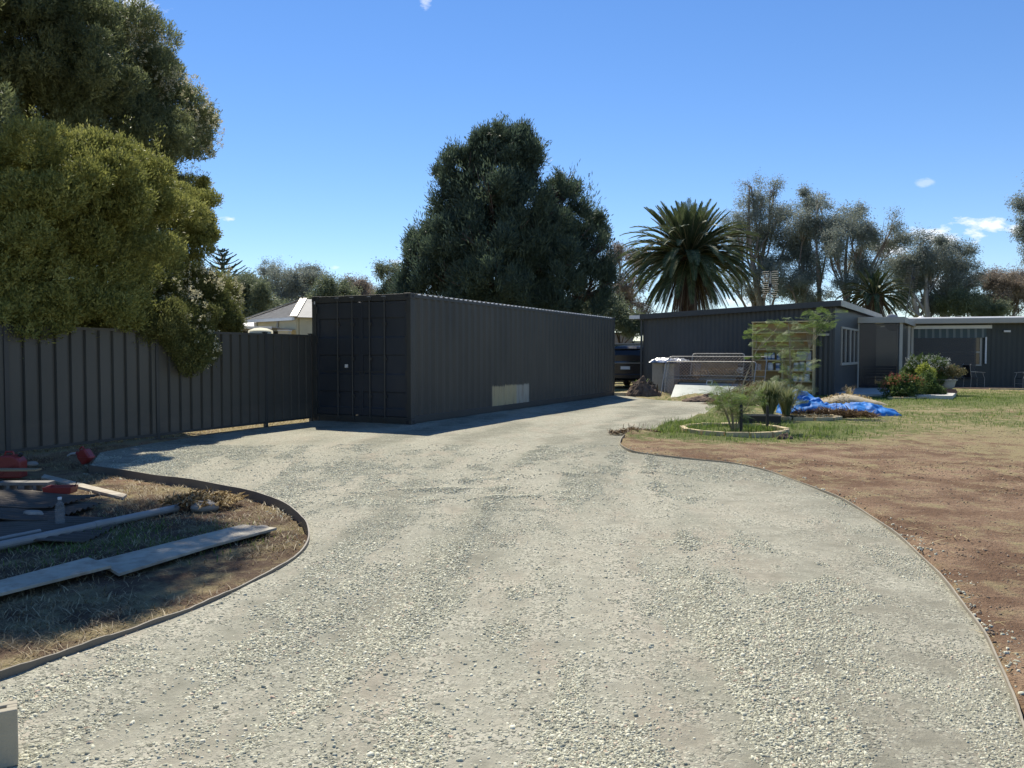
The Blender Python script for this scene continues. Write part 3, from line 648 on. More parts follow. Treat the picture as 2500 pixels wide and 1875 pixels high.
gum('leaning gum tree with open branches above the right corner of the shed', 2040, 58, [(2085, 520, 40, 26), (2070, 560, 44, 36), (2110, 570, 40, 36), (2180, 550, 26, 26), (2195, 585, 26, 26), (2150, 600, 40, 34), (2040, 600, 34, 30), (2030, 640, 34, 30), (2100, 630, 46, 36), (2120, 670, 40, 30), (2010, 560, 26, 30), (2060, 690, 30, 24), (2025, 600, 24, 50)], M_gum, M_barkg, 7500, 43, .26, 2, gap=.47)
gum('broad round-headed gum tree behind the rear house', 2290, 60, [(2260, 600, 46, 30), (2310, 605, 46, 32), (2350, 640, 40, 36), (2220, 630, 50, 36), (2180, 655, 44, 30), (2280, 650, 60, 40), (2340, 690, 46, 40), (2240, 690, 60, 36), (2300, 710, 60, 40), (2370, 700, 22, 24), (2200, 710, 40, 34), (2260, 745, 50, 22), (2190, 740, 40, 24), (2330, 740, 40, 24)], M_gum, M_barkp, 13500, 44, .34, 3)
gum('pale-trunked bronze gum between the casuarina and the big palm', 1530, 56, [(1520, 620, 34, 24), (1560, 630, 30, 22), (1500, 650, 26, 30), (1540, 690, 34, 30), (1520, 740, 32, 34), (1560, 760, 30, 30)], M_gumb, M_barkp, 4500, 45, .22, 2)
gum('brown-tinged bushy tree at the right end behind the rear house roof', 2440, 62, [(2420, 690, 36, 28), (2460, 700, 44, 30), (2495, 690, 34, 40), (2440, 740, 46, 24), (2400, 735, 30, 22), (2520, 730, 44, 34)], M_gumb, M_barkg, 8000, 46, .22, 3, gap=.42)
gum('low dark green scrubby tree beside the broad gum', 2365, 58, [(2360, 745, 42, 24), (2410, 755, 46, 20), (2330, 740, 30, 26)], M_gumg, M_barkd, 3500, 47, .14, 3, gap=.36)
gum('gum tree whose twigs reach in at the right edge high above the house', 2560, 55, [(2560, 520, 60, 50), (2510, 550, 26, 30), (2500, 500, 22, 20), (2600, 600, 70, 50), (2580, 440, 50, 40), (2510, 620, 12, 26)], M_gum, M_barkg, 5500, 48, .24, 1, gap=.44)
gum('rounded grey-green gum left of the container, taller of the pair over the cream house', 690, 66, [(700, 670, 40, 26), (740, 690, 36, 34), (650, 660, 22, 18), (760, 665, 26, 24), (670, 710, 44, 34), (720, 730, 44, 30)], M_gum, M_barkg, 6500, 49, .26, 2, gap=.38)
gum('green bushy tree below the tiered pine', 580, 50, [(570, 706, 40, 22), (606, 700, 32, 30), (530, 712, 34, 24), (580, 745, 50, 30), (615, 760, 30, 30), (640, 725, 22, 26)], M_gumg, M_barkd, 5500, 50, .2, 2, gap=.30, droop=.2)
gum('dark leafy tree just left of the container top edge', 815, 58, [(800, 715, 36, 20), (840, 720, 34, 22), (780, 740, 36, 20), (830, 745, 40, 20)], M_gumg, M_barkd, 4200, 51, .2, 2, gap=.28, droop=.1)
gum('bronze-topped tree behind the dark leafy tree over the container', 880, 64, [(870, 700, 28, 20), (895, 715, 24, 22), (860, 725, 34, 18), (900, 735, 20, 18)], M_gumb, M_barkg, 2600, 52, .18, 2, gap=.36)
gum('small thin-trunked gum between the bronze-topped tree and the casuarina', 955, 54, [(945, 660, 24, 18), (975, 675, 24, 24), (960, 700, 22, 20), (990, 710, 22, 26), (930, 710, 18, 14)], M_gumg, M_barkg, 2200, 53, .12, 2, gap=.40)
gum('low scrub tree behind the left fence, under the huge tree', 700, 52, [(660, 760, 40, 24), (700, 770, 40, 20), (620, 790, 40, 20), (730, 760, 30, 20)], M_gumg, M_barkd, 3200, 54, .14, 2, gap=.3)
gum('low bush in the gap behind the car', 1535, 44, [(1520, 790, 26, 24), (1555, 790, 24, 30), (1500, 770, 20, 24)], M_gumg, M_barkd, 2200, 55, .12, 1, gap=.36)
gum('far tree peeping between shed and casuarina', 1450, 48, [(1440, 745, 44, 26), (1490, 750, 30, 26)], M_gumg, M_barkd, 2200, 56, .14, 2, gap=.34)

# --- Norfolk pine
Yn = 64; base = P(546, 900, Yn); base = (base[0], Yn, 0)
t = thing('norfolk_pine', 'tiered pine with upswept branches rising beyond the fence', 'tree', base)
topz = P(546, 612, Yn)[2]; mb = MB().tube([(base[0], Yn, 0), (base[0], Yn, topz)], [.22, .03], 6); mb.build('trunk', M_barkd, t, off=base, fix=False)
rg = random.Random(3); g = np.random.default_rng(3); Vs = []; tt = []
z = topz - .15; k = 0
while z > 1.5:
    r = .4 + (topz - z) * .70 + rg.uniform(-.1, .1); r = min(r, 4.4)
    nb_ = 6
    for j in range(nb_):
        a = j * 2 * PI / nb_ + k * .5 + rg.uniform(-.1, .1); d = np.array([math.cos(a), math.sin(a), 0])
        S = max(14, int(r * 26))
        for i in range(S):
            u = (i + .5) / S; c_ = np.array([base[0], Yn, z]) + d * r * u + np.array([0, 0, r * (.16 * u + .30 * u * u)])
            for sgn in (-1, 1):
                sd2 = np.array([-d[1], d[0], 0]) * sgn
                ld = unit(d * .7 + sd2 * .55 + np.array([0, 0, .55 + rg.uniform(-.1, .1)])); ln = .34 * (1 - .4 * u); wv = unit(np.cross(ld, [0.3, .2, 1])) * .05
                Vs += [c_, c_ + ld * ln * .5 + wv, c_ + ld * ln, c_ + ld * ln * .5 - wv]; tt += [rg.random()] * 4
    z -= .34 + (topz - z) * .02; k += 1
np_obj('crown', np.array(Vs), [np.arange(len(Vs)).reshape(-1, 4)], M_pine, t, tint=tt, off=base)

# --- palms
def palm(name, label, px, py, Yd, Rm, nf, seed, dead=True, leaf=.46):
    c = P(px, py, Yd); base = (c[0], Yd, 0); rg = random.Random(seed)
    t = thing(name, label, 'palm tree', base, 0, 'date palms behind the buildings')
    mb = MB(); mb.lathe([(.55, 0), (.42, .6), (.40, c[2] - 1.2), (.62, c[2] - .5), (.5, c[2] + .1)], 14, (c[0], Yd, 0)); mb.build('trunk', M_barkd, t, off=base, smooth=True)
    V1, T1, V2, T2 = [], [], [], []
    st = MB()
    for k in range(nf):
        a = k * 2.39996 + rg.uniform(-.2, .2); u = (k + .5) / nf
        el = R(82) - R(128) * u ** .85 + rg.uniform(-.08, .08)
        if dead and k >= nf * .68: el = R(-30) - R(48) * (u - .68) / .32 + rg.uniform(-.1, .1)      # top ones upright, lowest hanging
        isdead = dead and el < R(-42)
        Lf = Rm * rg.uniform(.9, 1.08) * (1 - .22 * max(0, min(1, (el - .6) / .6))) * (1.0 if el > 0 else .92)
        d = Vector((math.cos(a) * math.cos(el), math.sin(a) * math.cos(el), math.sin(el)))
        p = Vector(c) + Vector((d.x, d.y, 0)) * .25; path = [p.copy()]; S = 12
        for i in range(S):
            d.z -= (.05 if el > .9 else .15) * (i / S + .15) * (1.0 if el > -.4 else .6); d.normalize(); p = p + d * Lf / S; path.append(p.copy())
        st.tube(path, [.045 * (1 - .85 * i / S) for i in range(S + 1)], 3)
        side0 = Vector((-math.sin(a), math.cos(a), 0))
        M_ = 62
        for i in range(M_):
            s_ = .10 + .90 * i / M_; q = s_ * S; i0 = min(int(q), S - 1); pp = path[i0].lerp(path[i0 + 1], q - i0); dd = (path[i0 + 1] - path[i0]).normalized()
            nrm = side0.cross(dd); ln = leaf * (math.sin(PI * min(1, .12 + s_ * .86)) ** .6) * rg.uniform(.85, 1.1)
            for sg in (-1, 1):
                ld = (dd * (1.0 if el > .5 else .8) + side0 * sg * .6 + nrm * -.28 * (1 if not isdead else -.3) + Vector((0, 0, -.15 if not isdead else -.8))).normalized(); w = (dd * .034 + nrm * .010)
                V = [pp - w * .6, pp + w * .6, pp + ld * ln * .6 + w * .7, pp + ld * ln, pp + ld * ln * .6 - w * .5]
                (V2 if isdead else V1).extend([tuple(x) for x in V]); (T2 if isdead else T1).extend([rg.random()] * 5)
    np_obj('crown', np.array(V1), [np.arange(len(V1)).reshape(-1, 5)], M_palm, t, tint=T1, off=base)
    st.build('frond_stems', M_dry_stem, t, off=base, fix=False)
    if V2: np_obj('dead_skirt', np.array(V2), [np.arange(len(V2)).reshape(-1, 5)], M_dead, t, tint=T2, off=base)
M_dry_stem = mat('palm_stem', (.26, .22, .11), .6, .3, 5, bmp=0)
palm('date_palm', 'big date palm with a brown skirt standing behind the grey shed', 1681, 628, 46, 4.0, 300, 1, leaf=.52)
palm('date_palm', 'small half-hidden date palm above the porch roof', 2135, 722, 54, 2.3, 90, 2, leaf=.34)
# ------------------------------------------------------------------ materials of built things
M_mon = mat('charcoal_steel', (.044, .044, .038), .55, .18, 1.2, (1, 1, .4), .06, 30, .002, dirt=(.075, .072, .065), dirt_amt=.35)
M_mon2 = mat('dark_blue_grey_paint', (.035, .040, .047), .5, .2, 1.0, (1, 1, .5), .06, 30, .002, dirt=(.06, .06, .06), dirt_amt=.3)
M_fence = mat('fence_sheet', (.064, .063, .052), .5, .15, 1.0, (1, 1, .3), .04, 30, .002, dirt=(.10, .09, .075), dirt_amt=.25)
nt = M_fence.node_tree; b_ = nt.nodes['Principled BSDF']; src = b_.inputs['Base Color'].links[0].from_socket
sp = N(nt, 'ShaderNodeSeparateXYZ'); L(nt, coords(nt), sp.inputs[0]); nz = noise(nt, coords(nt, (1.2, 1.2, 2.5)), 2.5, 6, .65)
f_ = math_n(nt, 'MULTIPLY', math_n(nt, 'SUBTRACT', math_n(nt, 'ADD', .15, math_n(nt, 'MULTIPLY', nz, .7)), sp.outputs[2]), 2.2, True)
L(nt, mix(nt, math_n(nt, 'MULTIPLY', f_, .45), src, (.16, .13, .095)), b_.inputs['Base Color'])
M_postd = mat('fence_post_paint', (.045, .046, .043), .5, .15, 2, bmp=.03)
M_shed = mat('shed_sheet', (.046, .051, .054), .5, .15, 1.2, (1, 1, .3), .04, 30, .002, dirt=(.08, .08, .075), dirt_amt=.2)
M_green = mat('dark_green_sheet', (.030, .038, .036), .5, .2, 1.2, (1, 1, .3), .04, 30, .002, dirt=(.06, .065, .055), dirt_amt=.2)
M_beige = mat('beige_trim', (.42, .395, .34), .5, .08, 2, bmp=.03)
M_white = mat('white_paint', (.72, .72, .70), .45, .06, 4, bmp=.03)
M_galv = mat('galvanised_steel', (.42, .40, .36), .5, .2, 5, bmp=.05, metal=.4, dirt=(.22, .19, .16), dirt_amt=.4)
M_zinc = mat('weathered_zinc_roof', (.50, .50, .48), .45, .15, 1.4, (1, 1, 1), .05, metal=.3, dirt=(.34, .32, .30), dirt_amt=.6)
M_cream = mat('cream_render', (.62, .57, .40), .75, .08, 2, bmp=.05)
M_dark = mat('black_rubber', (.018, .018, .020), .6, .2, 4, bmp=.05)
M_glass = mat('dark_window_glass', (.03, .035, .04), .08, .1, 2, bmp=0)
M_wood = mat('weathered_timber', (.34, .26, .15), .75, .25, 4, (.25, 1, 1), .3, 25, .004, dirt=(.20, .15, .09), dirt_amt=.5)
M_ply = mat('plywood_back', (.40, .29, .14), .7, .2, 3, (1, 1, .3), .1)
M_shelf = mat('pine_shelf', (.60, .47, .25), .65, .15, 6, bmp=.1)
M_sleeper = mat('pale_timber_block', (.56, .45, .26), .8, .2, 6, (1, 1, 1), .3, 30, .004, dirt=(.28, .20, .12), dirt_amt=.6, dirt_scale=5)
M_conc = mat('concrete', (.42, .40, .36), .9, .14, 5, bmp=.4, bscale=80, bdist=.004, dirt=(.26, .24, .21), dirt_amt=.4, dirt_scale=4)
M_concp = mat('pale_concrete', (.56, .54, .48), .85, .1, 2, bmp=.15, bscale=60, dirt=(.40, .37, .32), dirt_amt=.4)
M_red = mat('red_plastic', (.26, .030, .026), .38, .12, 6, bmp=.02, dirt=(.22, .05, .035), dirt_amt=.5, dirt_scale=6)
M_edge = mat('steel_edging', (.17, .155, .13), .6, .2, 3, bmp=.1, metal=.25, dirt=(.10, .085, .07), dirt_amt=.5)
M_edge2 = mat('steel_edging_lip', (.40, .38, .33), .5, .2, 3, bmp=.05, metal=.3)
M_pvc = mat('grey_pvc', (.27, .27, .255), .45, .1, 6, bmp=.03, dirt=(.25, .23, .2), dirt_amt=.5, dirt_scale=8)
M_brick = mat('red_brick', (.36, .17, .11), .85, .2, 8, bmp=.2)
M_soilpile = mat('dark_soil_clods', (.13, .088, .062), .95, .5, 9, bmp=.9, bscale=14, bdist=.05, dirt=(.24, .17, .12), dirt_amt=.6, dirt_scale=5)
M_sand = mat('sand', (.40, .34, .23), .95, .2, 8, bmp=.4, bscale=30, bdist=.02)
M_rock = mat('field_rock', (.30, .27, .23), .9, .25, 8, bmp=.5, bscale=14, bdist=.01)
M_rust = mat('rusty_steel', (.30, .19, .12), .85, .35, 8, bmp=.2)
M_glassg = mat('pale_green_sheet', (.23, .27, .24), .35, .07, 3, bmp=.02, dirt=(.42, .46, .40), dirt_amt=.5)
M_silver = mat('silver_plastic', (.55, .56, .58), .3, .3, 5, bmp=.5, bscale=9, bdist=.03, metal=.35, dirt=(.07, .07, .07), dirt_amt=.9, dirt_scale=4)
M_bark = M_barkd

def sheet_strip(mb, M, length, w, z0, z1, prof, t=.004, ztop=None):
    """corrugated sheet: prof = list of (dx, dy) per period w, along local x, up local z"""
    xs = []; k = 0
    while True:
        for dx, dy in prof:
            x = k * w + dx
            if x > length: break
            xs.append((x, dy))
        k += 1
        if k * w > length: break
    xs.append((length, prof[0][1]))
    a = []
    for x, y_ in xs:
        zt = z1 if ztop is None else z1 + (ztop - z1) * x / length
        a += [M @ Vector((x, y_, z0)), M @ Vector((x, y_, zt)), M @ Vector((x, y_ + t, z0)), M @ Vector((x, y_ + t, zt))]
    f = []; n = len(xs)
    for i in range(n - 1):
        p = i * 4; q = p + 4
        f += [(p, q, q + 1, p + 1), (p + 2, p + 3, q + 3, q + 2), (p + 1, q + 1, q + 3, p + 3), (p, p + 2, q + 2, q)]
    f += [(0, 1, 3, 2), (4 * n - 4, 4 * n - 2, 4 * n - 1, 4 * n - 3)]
    mb.add(a, f); return mb
I4 = Matrix.Identity(4)
def TM(x=0, y=0, z=0, rz=0): return Matrix.Translation((x, y, z)) @ Matrix.Rotation(rz, 4, 'Z')

# ------------------------------------------------------------------ shipping container
CW, CL, CH = 2.44, 12.19, 2.59
N_ = Vector((-1.975, 15.67, 0)); ca = math.atan2(-.441, .897)
co = N_ - Vector((.897, -.441, 0)) * CW
ct = thing('shipping_container', 'long charcoal painted steel shipping container with a bare cream patch low on its side', 'container', (co.x, co.y, .02), ca)
mb = MB()
for (a, b) in ((0, 0), (CW - .10, 0), (0, CL - .10), (CW - .10, CL - .10)): mb.box(a, b, .12, a + .10, b + .10, CH - .12)
mb.box(.10, .01, .0, CW - .10, .09, .15).box(.10, .012, CH - .14, CW - .10, .09, CH - .01)
for x0 in (.01, CW - .07):
    mb.box(x0, .10, .03, x0 + .06, CL - .10, .17); mb.box(x0, .10, CH - .09, x0 + .06, CL - .10, CH - .03)
mb.box(.10, CL - .09, .0, CW - .10, CL - .01, .15).box(.10, CL - .09, CH - .14, CW - .10, CL - .012, CH - .01)
mb.build('frame', M_mon, ct, bevel=.006)
for (a, b) in ((-.004, -.004), (CW - .166, -.004), (-.004, CL - .166), (CW - .166, CL - .166)):
    for z in (0, CH - .118):
        c_ = MB().box(a, b, z, a + .17, b + .17, z + .118).build('corner_casting', M_mon, ct, bevel=.008)
        MB().box(a + .05, b - .003, z + .03, a + .115, b + .002, z + .09).build('slot', M_dark, c_)
        if a > 0: MB().box(a + .168, b + .05, z + .03, a + .173, b + .12, z + .09).build('slot', M_dark, c_)
# side panel with the unpainted patch (a mark of the paint itself)
m, nt, b = new_mat('side_panel_paint')
v = coords(nt); sp = N(nt, 'ShaderNodeSeparateXYZ'); L(nt, v, sp.inputs[0])
nn = noise(nt, coords(nt, (1, 6, .6)), 3, 5, .6); n0 = noise(nt, coords(nt, (1, 1, .4)), 1.0, 5, .6)
base = mix(nt, ramp(nt, n0, [(.35, (0, 0, 0)), (.7, (1, 1, 1))]), (.042, .042, .036), (.066, .063, .051))
def band(s_, lo, hi, soft):
    a = math_n(nt, 'MULTIPLY', math_n(nt, 'SUBTRACT', s_, lo), 1 / soft, True); c_ = math_n(nt, 'MULTIPLY', math_n(nt, 'SUBTRACT', hi, s_), 1 / soft, True)
    return math_n(nt, 'MULTIPLY', a, c_)
zz_ = math_n(nt, 'ADD', sp.outputs[2], math_n(nt, 'MULTIPLY', math_n(nt, 'SUBTRACT', nn, .5), .16))
yy_ = math_n(nt, 'ADD', sp.outputs[1], math_n(nt, 'MULTIPLY', math_n(nt, 'SUBTRACT', n0, .5), .12))
msk = math_n(nt, 'MULTIPLY', band(yy_, 3.42, 5.58, .03), band(zz_, -.2, .65, .04))
right = math_n(nt, 'MULTIPLY', math_n(nt, 'SUBTRACT', sp.outputs[1], 4.75), 20, True)
old = mix(nt, right, (.42, .35, .20), (.36, .34, .28))
old = mix(nt, ramp(nt, nn, [(.55, (0, 0, 0)), (.72, (1, 1, 1))]), old, (.22, .16, .10))
zs_ = math_n(nt, 'MULTIPLY', math_n(nt, 'SUBTRACT', .30, sp.outputs[2]), 5, True)
base = mix(nt, math_n(nt, 'MULTIPLY', zs_, .35), base, (.12, .10, .075))
c = mix(nt, msk, base, old); L(nt, c, b.inputs['Base Color']); b.inputs['Roughness'].default_value = .55
bump(nt, b, n0, .05, .01)
cp = [(0, 0), (.070, 0), (.138, .036), (.208, .036), (.276, 0)]; cp = cp[:-1]
for (xo, rz, sgn) in ((CW - .012, PI / 2, 1), (.012, PI / 2, -1)):
    mb = MB(); M = TM(xo, .10, 0, rz)                      # local +y of the strip points to -x
    pr = [(a, d if sgn > 0 else -d) for a, d in cp]
    sheet_strip(mb, M, CL - .20, .276, .17, CH - .09, pr, .003 * sgn)
    mb.build('side_panel', m, ct)
mb = MB(); sheet_strip(mb, Matrix(((0, 0, 1, .03), (1, 0, 0, .10), (0, 1, 0, CH - .022), (0, 0, 0, 1))), CL - .2, .209, 0, CW - .06, [(0, 0), (.10, 0), (.115, .026), (.194, .026)], .003)
mb.build('roof', mat('white_roof_glint', (.80, .79, .75), .5, .08, 3, bmp=.02), ct)  # white colour paints in the sun glint along the roof edge
mb = MB(); sheet_strip(mb, TM(.1, CL - .04, 0), CW - .2, .276, .15, CH - .14, [(a, -d) for a, d in cp], .003); mb.build('end_panel', M_mon, ct)
for k in range(2):
    x0 = .105 + k * 1.117; x1 = x0 + 1.113
    mb = MB(); prof = [(0.015, .16), (.015, CH - .15)]
    zs = [.16, .30, .33, .62, .65, .98, 1.01, 1.36, 1.39, 1.72, 1.75, 2.10, 2.13, CH - .15]
    dep = [0, 0, .022, .022, 0, 0, .022, .022, 0, 0, .022, .022, 0, 0]
    vs1 = []
    for z_, d_ in zip(zs, dep): vs1 += [(x0, .035 + d_, z_), (x1, .035 + d_, z_)]
    mb.add(vs1, [(2 * i, 2 * i + 1, 2 * i + 3, 2 * i + 2) for i in range(len(zs) - 1)])
    mb.box(x0, .028, .16, x0 + .05, .075, CH - .15).box(x1 - .05, .028, .16, x1, .075, CH - .15).box(x0 + .05, .029, .16, x1 - .05, .075, .22).box(x0 + .05, .029, CH - .21, x1 - .05, .075, CH - .15)
    d_ = mb.build('door', M_mon2, ct, fix=False)
    for xr in (x0 + (.56 if k == 0 else .24), x0 + (.93 if k == 0 else .60)):
        mb = MB().tube([(xr, -.005, .06), (xr, -.005, CH - .05)], .017, 8)
        for z_ in (.10, CH - .09): mb.box(xr - .045, -.02, z_ - .035, xr + .045, .03, z_ + .035)
        for z_ in (.55, 1.3, 2.0): mb.box(xr - .04, -.012, z_ - .03, xr + .04, .03, z_ + .03)
        rod = mb.build('lock_rod', M_mon, d_, bevel=.003)
        MB().bar((xr, -.035, 1.06), (xr - .34, -.035, 1.04), .03, .012).build('handle', M_mon, ct)
        MB().box(xr - .05, -.024, CH - .052, xr + .03, -.006, CH - .046).build('keeper', M_white, ct)
    for z_ in (.35, 1.0, 1.7, 2.3):
        xh = x0 - .02 if k == 0 else x1 - .03
        MB().box(xh, .0, z_ - .07, xh + .05, .034, z_ + .07).build('hinge', M_mon, d_)
MB().box(.83, .010, 1.12, .90, .034, 1.19).build('white_tag', M_white, ct)
MB().box(.06, -.004, CH - .16, .085, .0, CH - .10).build('light_mark', M_white, ct)

# ------------------------------------------------------------------ boundary fence on the left
fz = math.atan2(fd[1], fd[0])
ft = thing('sheet_metal_fence', 'dark grey ribbed steel boundary fence running from the left edge to the container', 'fence', (FA[0], FA[1], 0), fz)
posts = [-7.53, -5.02, -2.51, 0, 2.51, 5.09, 6.46]
for i in range(len(posts) - 1):
    a, b_ = posts[i], posts[i + 1]
    mb = MB(); sheet_strip(mb, TM(a + .03, .0, 0), b_ - a - .06, .2375, .11, 1.78, [(0, -.016), (.165, -.016), (.182, .022), (.222, .022)], .003)
    p_ = mb.build('panel', M_fence, ft)
    MB().box(a + .03, -.026, .075, b_ - .03, .030, .115).build('bottom_rail', M_postd, p_)
    MB().box(a + .03, -.026, 1.775, b_ - .03, .030, 1.815).build('top_rail', M_fence, p_)
for s_ in posts:
    MB().box(s_ - .032, -.034, -.12, s_ + .032, .036, 1.83).build('post', M_postd, ft, bevel=.004)
    MB().box(s_ - .04, -.042, 1.831, s_ + .04, .044, 1.845).build('post_cap', M_postd, ft)

# ------------------------------------------------------------------ steel edging
def edging(label, pts, z0, z1, t, out=0.0):
    P_ = [Vector((p[0], p[1], 0)) for p in pts]; mb = MB(); lip = MB(); n = len(P_)
    fine = []
    for i in range(n - 1):
        p0 = P_[max(i - 1, 0)]; p1 = P_[i]; p2 = P_[i + 1]; p3 = P_[min(i + 2, n - 1)]
        for k in range(4):
            u = k / 4; fine.append(.5 * ((2 * p1) + (p2 - p0) * u + (2 * p0 - 5 * p1 + 4 * p2 - p3) * u * u + (3 * p1 - p0 - 3 * p2 + p3) * u ** 3))
    fine.append(P_[-1]); n = len(fine); vs = []; rg = random.Random(2)
    for i, p in enumerate(fine):
        d = (fine[min(i + 1, n - 1)] - fine[max(i - 1, 0)]).normalized(); q = Vector((d.y, -d.x, 0)) * t / 2
        w = .004 * math.sin(i * .7) + rg.uniform(-.002, .002); zt = z1(i / n) + w
        for s_ in (-1, 1): vs += [(p.x + q.x * s_, p.y + q.y * s_, z0), (p.x + q.x * s_, p.y + q.y * s_, zt)]
    f = []
    for i in range(n - 1):
        a = i * 4; b_ = a + 4
        f += [(a, b_, b_ + 1, a + 1), (a + 2, a + 3, b_ + 3, b_ + 2), (a + 1, b_ + 1, b_ + 3, a + 3)]
    mb.add(vs, f); return mb, label
mb, lab = edging('long curved steel garden edging round the left bed', left_edge, -.14, lambda u: .028 + .012 * math.sin(u * 9), .012)
e = mb.build('garden_edging', M_edge); tag(e, lab, 'edging', 'garden edgings')
mb, lab = edging('thin steel edging between the driveway and the red soil on the right', right_edge, -.12, lambda u: .016 + .02 * math.exp(-u * 14), .009)
e = mb.build('garden_edging', mat('dusty_edging', (.30, .265, .20), .8, .2, 3, bmp=.1)); tag(e, lab, 'edging', 'garden edgings')

# ------------------------------------------------------------------ shed
SW, SD = 6.75, 11.0
sa = math.atan2(-.512, .859); sr = Vector((10.75, 26.8, 0)); so_ = sr - Vector((.859, -.512, 0)) * SW
sh = thing('metal_shed', 'charcoal corrugated metal shed with a flat skillion roof right of the date palm', 'shed', (so_.x, so_.y, 0), sa)
orb = [(0, 0), (.04, -.010), (.08, 0), (.12, .010)]
mb = MB(); sheet_strip(mb, TM(0, 0, 0), SW, .16, -.02, 2.80, orb, .004, ztop=3.08); mb.build('front_wall', M_shed, sh)
MB().box(SW - .06, -.02, 0, SW + .014, .05, 3.08).build('corner_trim', M_shed, sh); MB().box(-.014, -.02, 0, .06, .05, 2.79).build('corner_trim', M_shed, sh)
MB().prism([(.05, 0), (SD, 0), (SD, 3.08), (.05, 3.08)], SW - .02, SW + .004).build('right_wall', M_shed, sh)
MB().box(0, .05, 0, .02, SD, 2.78).build('left_wall', M_shed, sh)
MB().box(0, SD - .02, 0, SW, SD, 2.78).build('rear_wall', M_shed, sh)
mb = MB().prism([(-.30, 2.80), (SW + .22, 3.10), (SW + .22, 3.16), (-.30, 2.86)], -.24, SD + .1, 'y')
rf = mb.build('roof', M_shed, sh)
MB().prism([(-.28, 2.70), (SW + .224, 3.00), (SW + .224, 3.19), (-.28, 2.89)], -.262, -.242, 'y').build('front_fascia', M_shed, sh)
MB().box(SW + .225, -.262, 2.99, SW + .25, SD + .1, 3.19).build('side_fascia', M_beige, sh)
MB().box(-.46, -.30, 2.73, -.05, -.262, 2.86).box(-.46, -.262, 2.73, -.30, SD, 2.86).build('gutter', M_white, sh)
mb = MB().tube([(-.06, -.06, 2.72), (-.06, -.06, .05)], .045, 8); mb.box(-.115, -.1, 1.55, -.005, -.02, 1.58); mb.build('downpipe', M_shed, sh)
MB().box(SW - .55, -.05, 2.03, SW - .16, -.015, 2.10).build('bracket', M_beige, sh)
# window on the right-hand wall
w = MB()
y0, y1, z0, z1 = 1.3, 5.35, 1.02, 2.37
for (a, b_, c_, d_) in ((y0, y1, z0, z0 + .09), (y0, y1, z1 - .07, z1), (y0, y0 + .07, z0 + .09, z1 - .07), (y1 - .07, y1, z0 + .09, z1 - .07), (3.22, 3.42, z0 + .09, z1 - .07), (2.2, 2.28, z0 + .09, z1 - .07), (4.3, 4.37, z0 + .09, z1 - .07)): w.box(SW + .006, a, c_, SW + .05, b_, d_)
wf = w.build('window', M_beige, sh)
for (a, b_) in ((y0 + .07, 2.2), (2.28, 3.22), (3.42, 4.3), (4.37, y1 - .07)): MB().box(SW + .006, a, z0 + .09, SW + .02, b_, z1 - .07).build('pane', M_glass, wf)

# shelf with tins against the shed
shx, shy = 4.14, -.42
st = thing('timber_shelf', 'tall open pine shelf full of paint tins against the shed wall', 'shelf', (so_.x, so_.y, 0), sa)
MB().box(shx, shy + .33, .05, shx + 2.03, shy + .35, 2.47).build('back_panel', M_ply, st)
for x0 in (shx, shx + 1.0, shx + 2.0): MB().box(x0, shy, 0, x0 + .035, shy + .328, 2.49 if x0 != shx + 1.0 else 1.62).build('side_panel', M_shelf, st)
MB().box(shx - .02, shy - .02, 2.491, shx + 2.06, shy + .36, 2.53).build('top_board', M_shelf, st)
shelfz = [2.15, 1.87, 1.58, 1.22, .86, .50, .20]
for z_ in shelfz: MB().box(shx + .037, shy + .004, z_ - .032, shx + 1.998, shy + .326, z_).build('shelf', M_shelf, st)
M_lab = {k: mat('tin_' + k, c_, .4, .1, 8, bmp=0) for k, c_ in (('white', (.62, .63, .62)), ('blue', (.10, .17, .30)), ('grey', (.30, .30, .29)), ('brown', (.22, .13, .08)), ('pale', (.46, .48, .48)))}
def tin(label, x, z, r, h, k, band=None, dy=.15):
    p = sh_w(x, shy + dy)
    t = thing('paint_tin', label, 'paint tin', (p[0], p[1], z + .003), sa, 'paint tins on the shelf')
    MB().lathe([(r * .97, 0), (r, .006), (r, h - .01), (r * .97, h - .004)], 16).build('can', M_lab[k], t)
    MB().lathe([(r * .8, h - .004), (r * .9, h + .004), (r * .5, h + .004)], 16).build('lid', M_galv, t)
    if band: MB().lathe([(r + .002, h * .25), (r + .002, h * .7)], 16, cap=False).build('label_band', M_lab[band], t)
def sh_w(x, y): return (so_.x + x * .859 + y * .512, so_.y - x * .512 + y * .859)
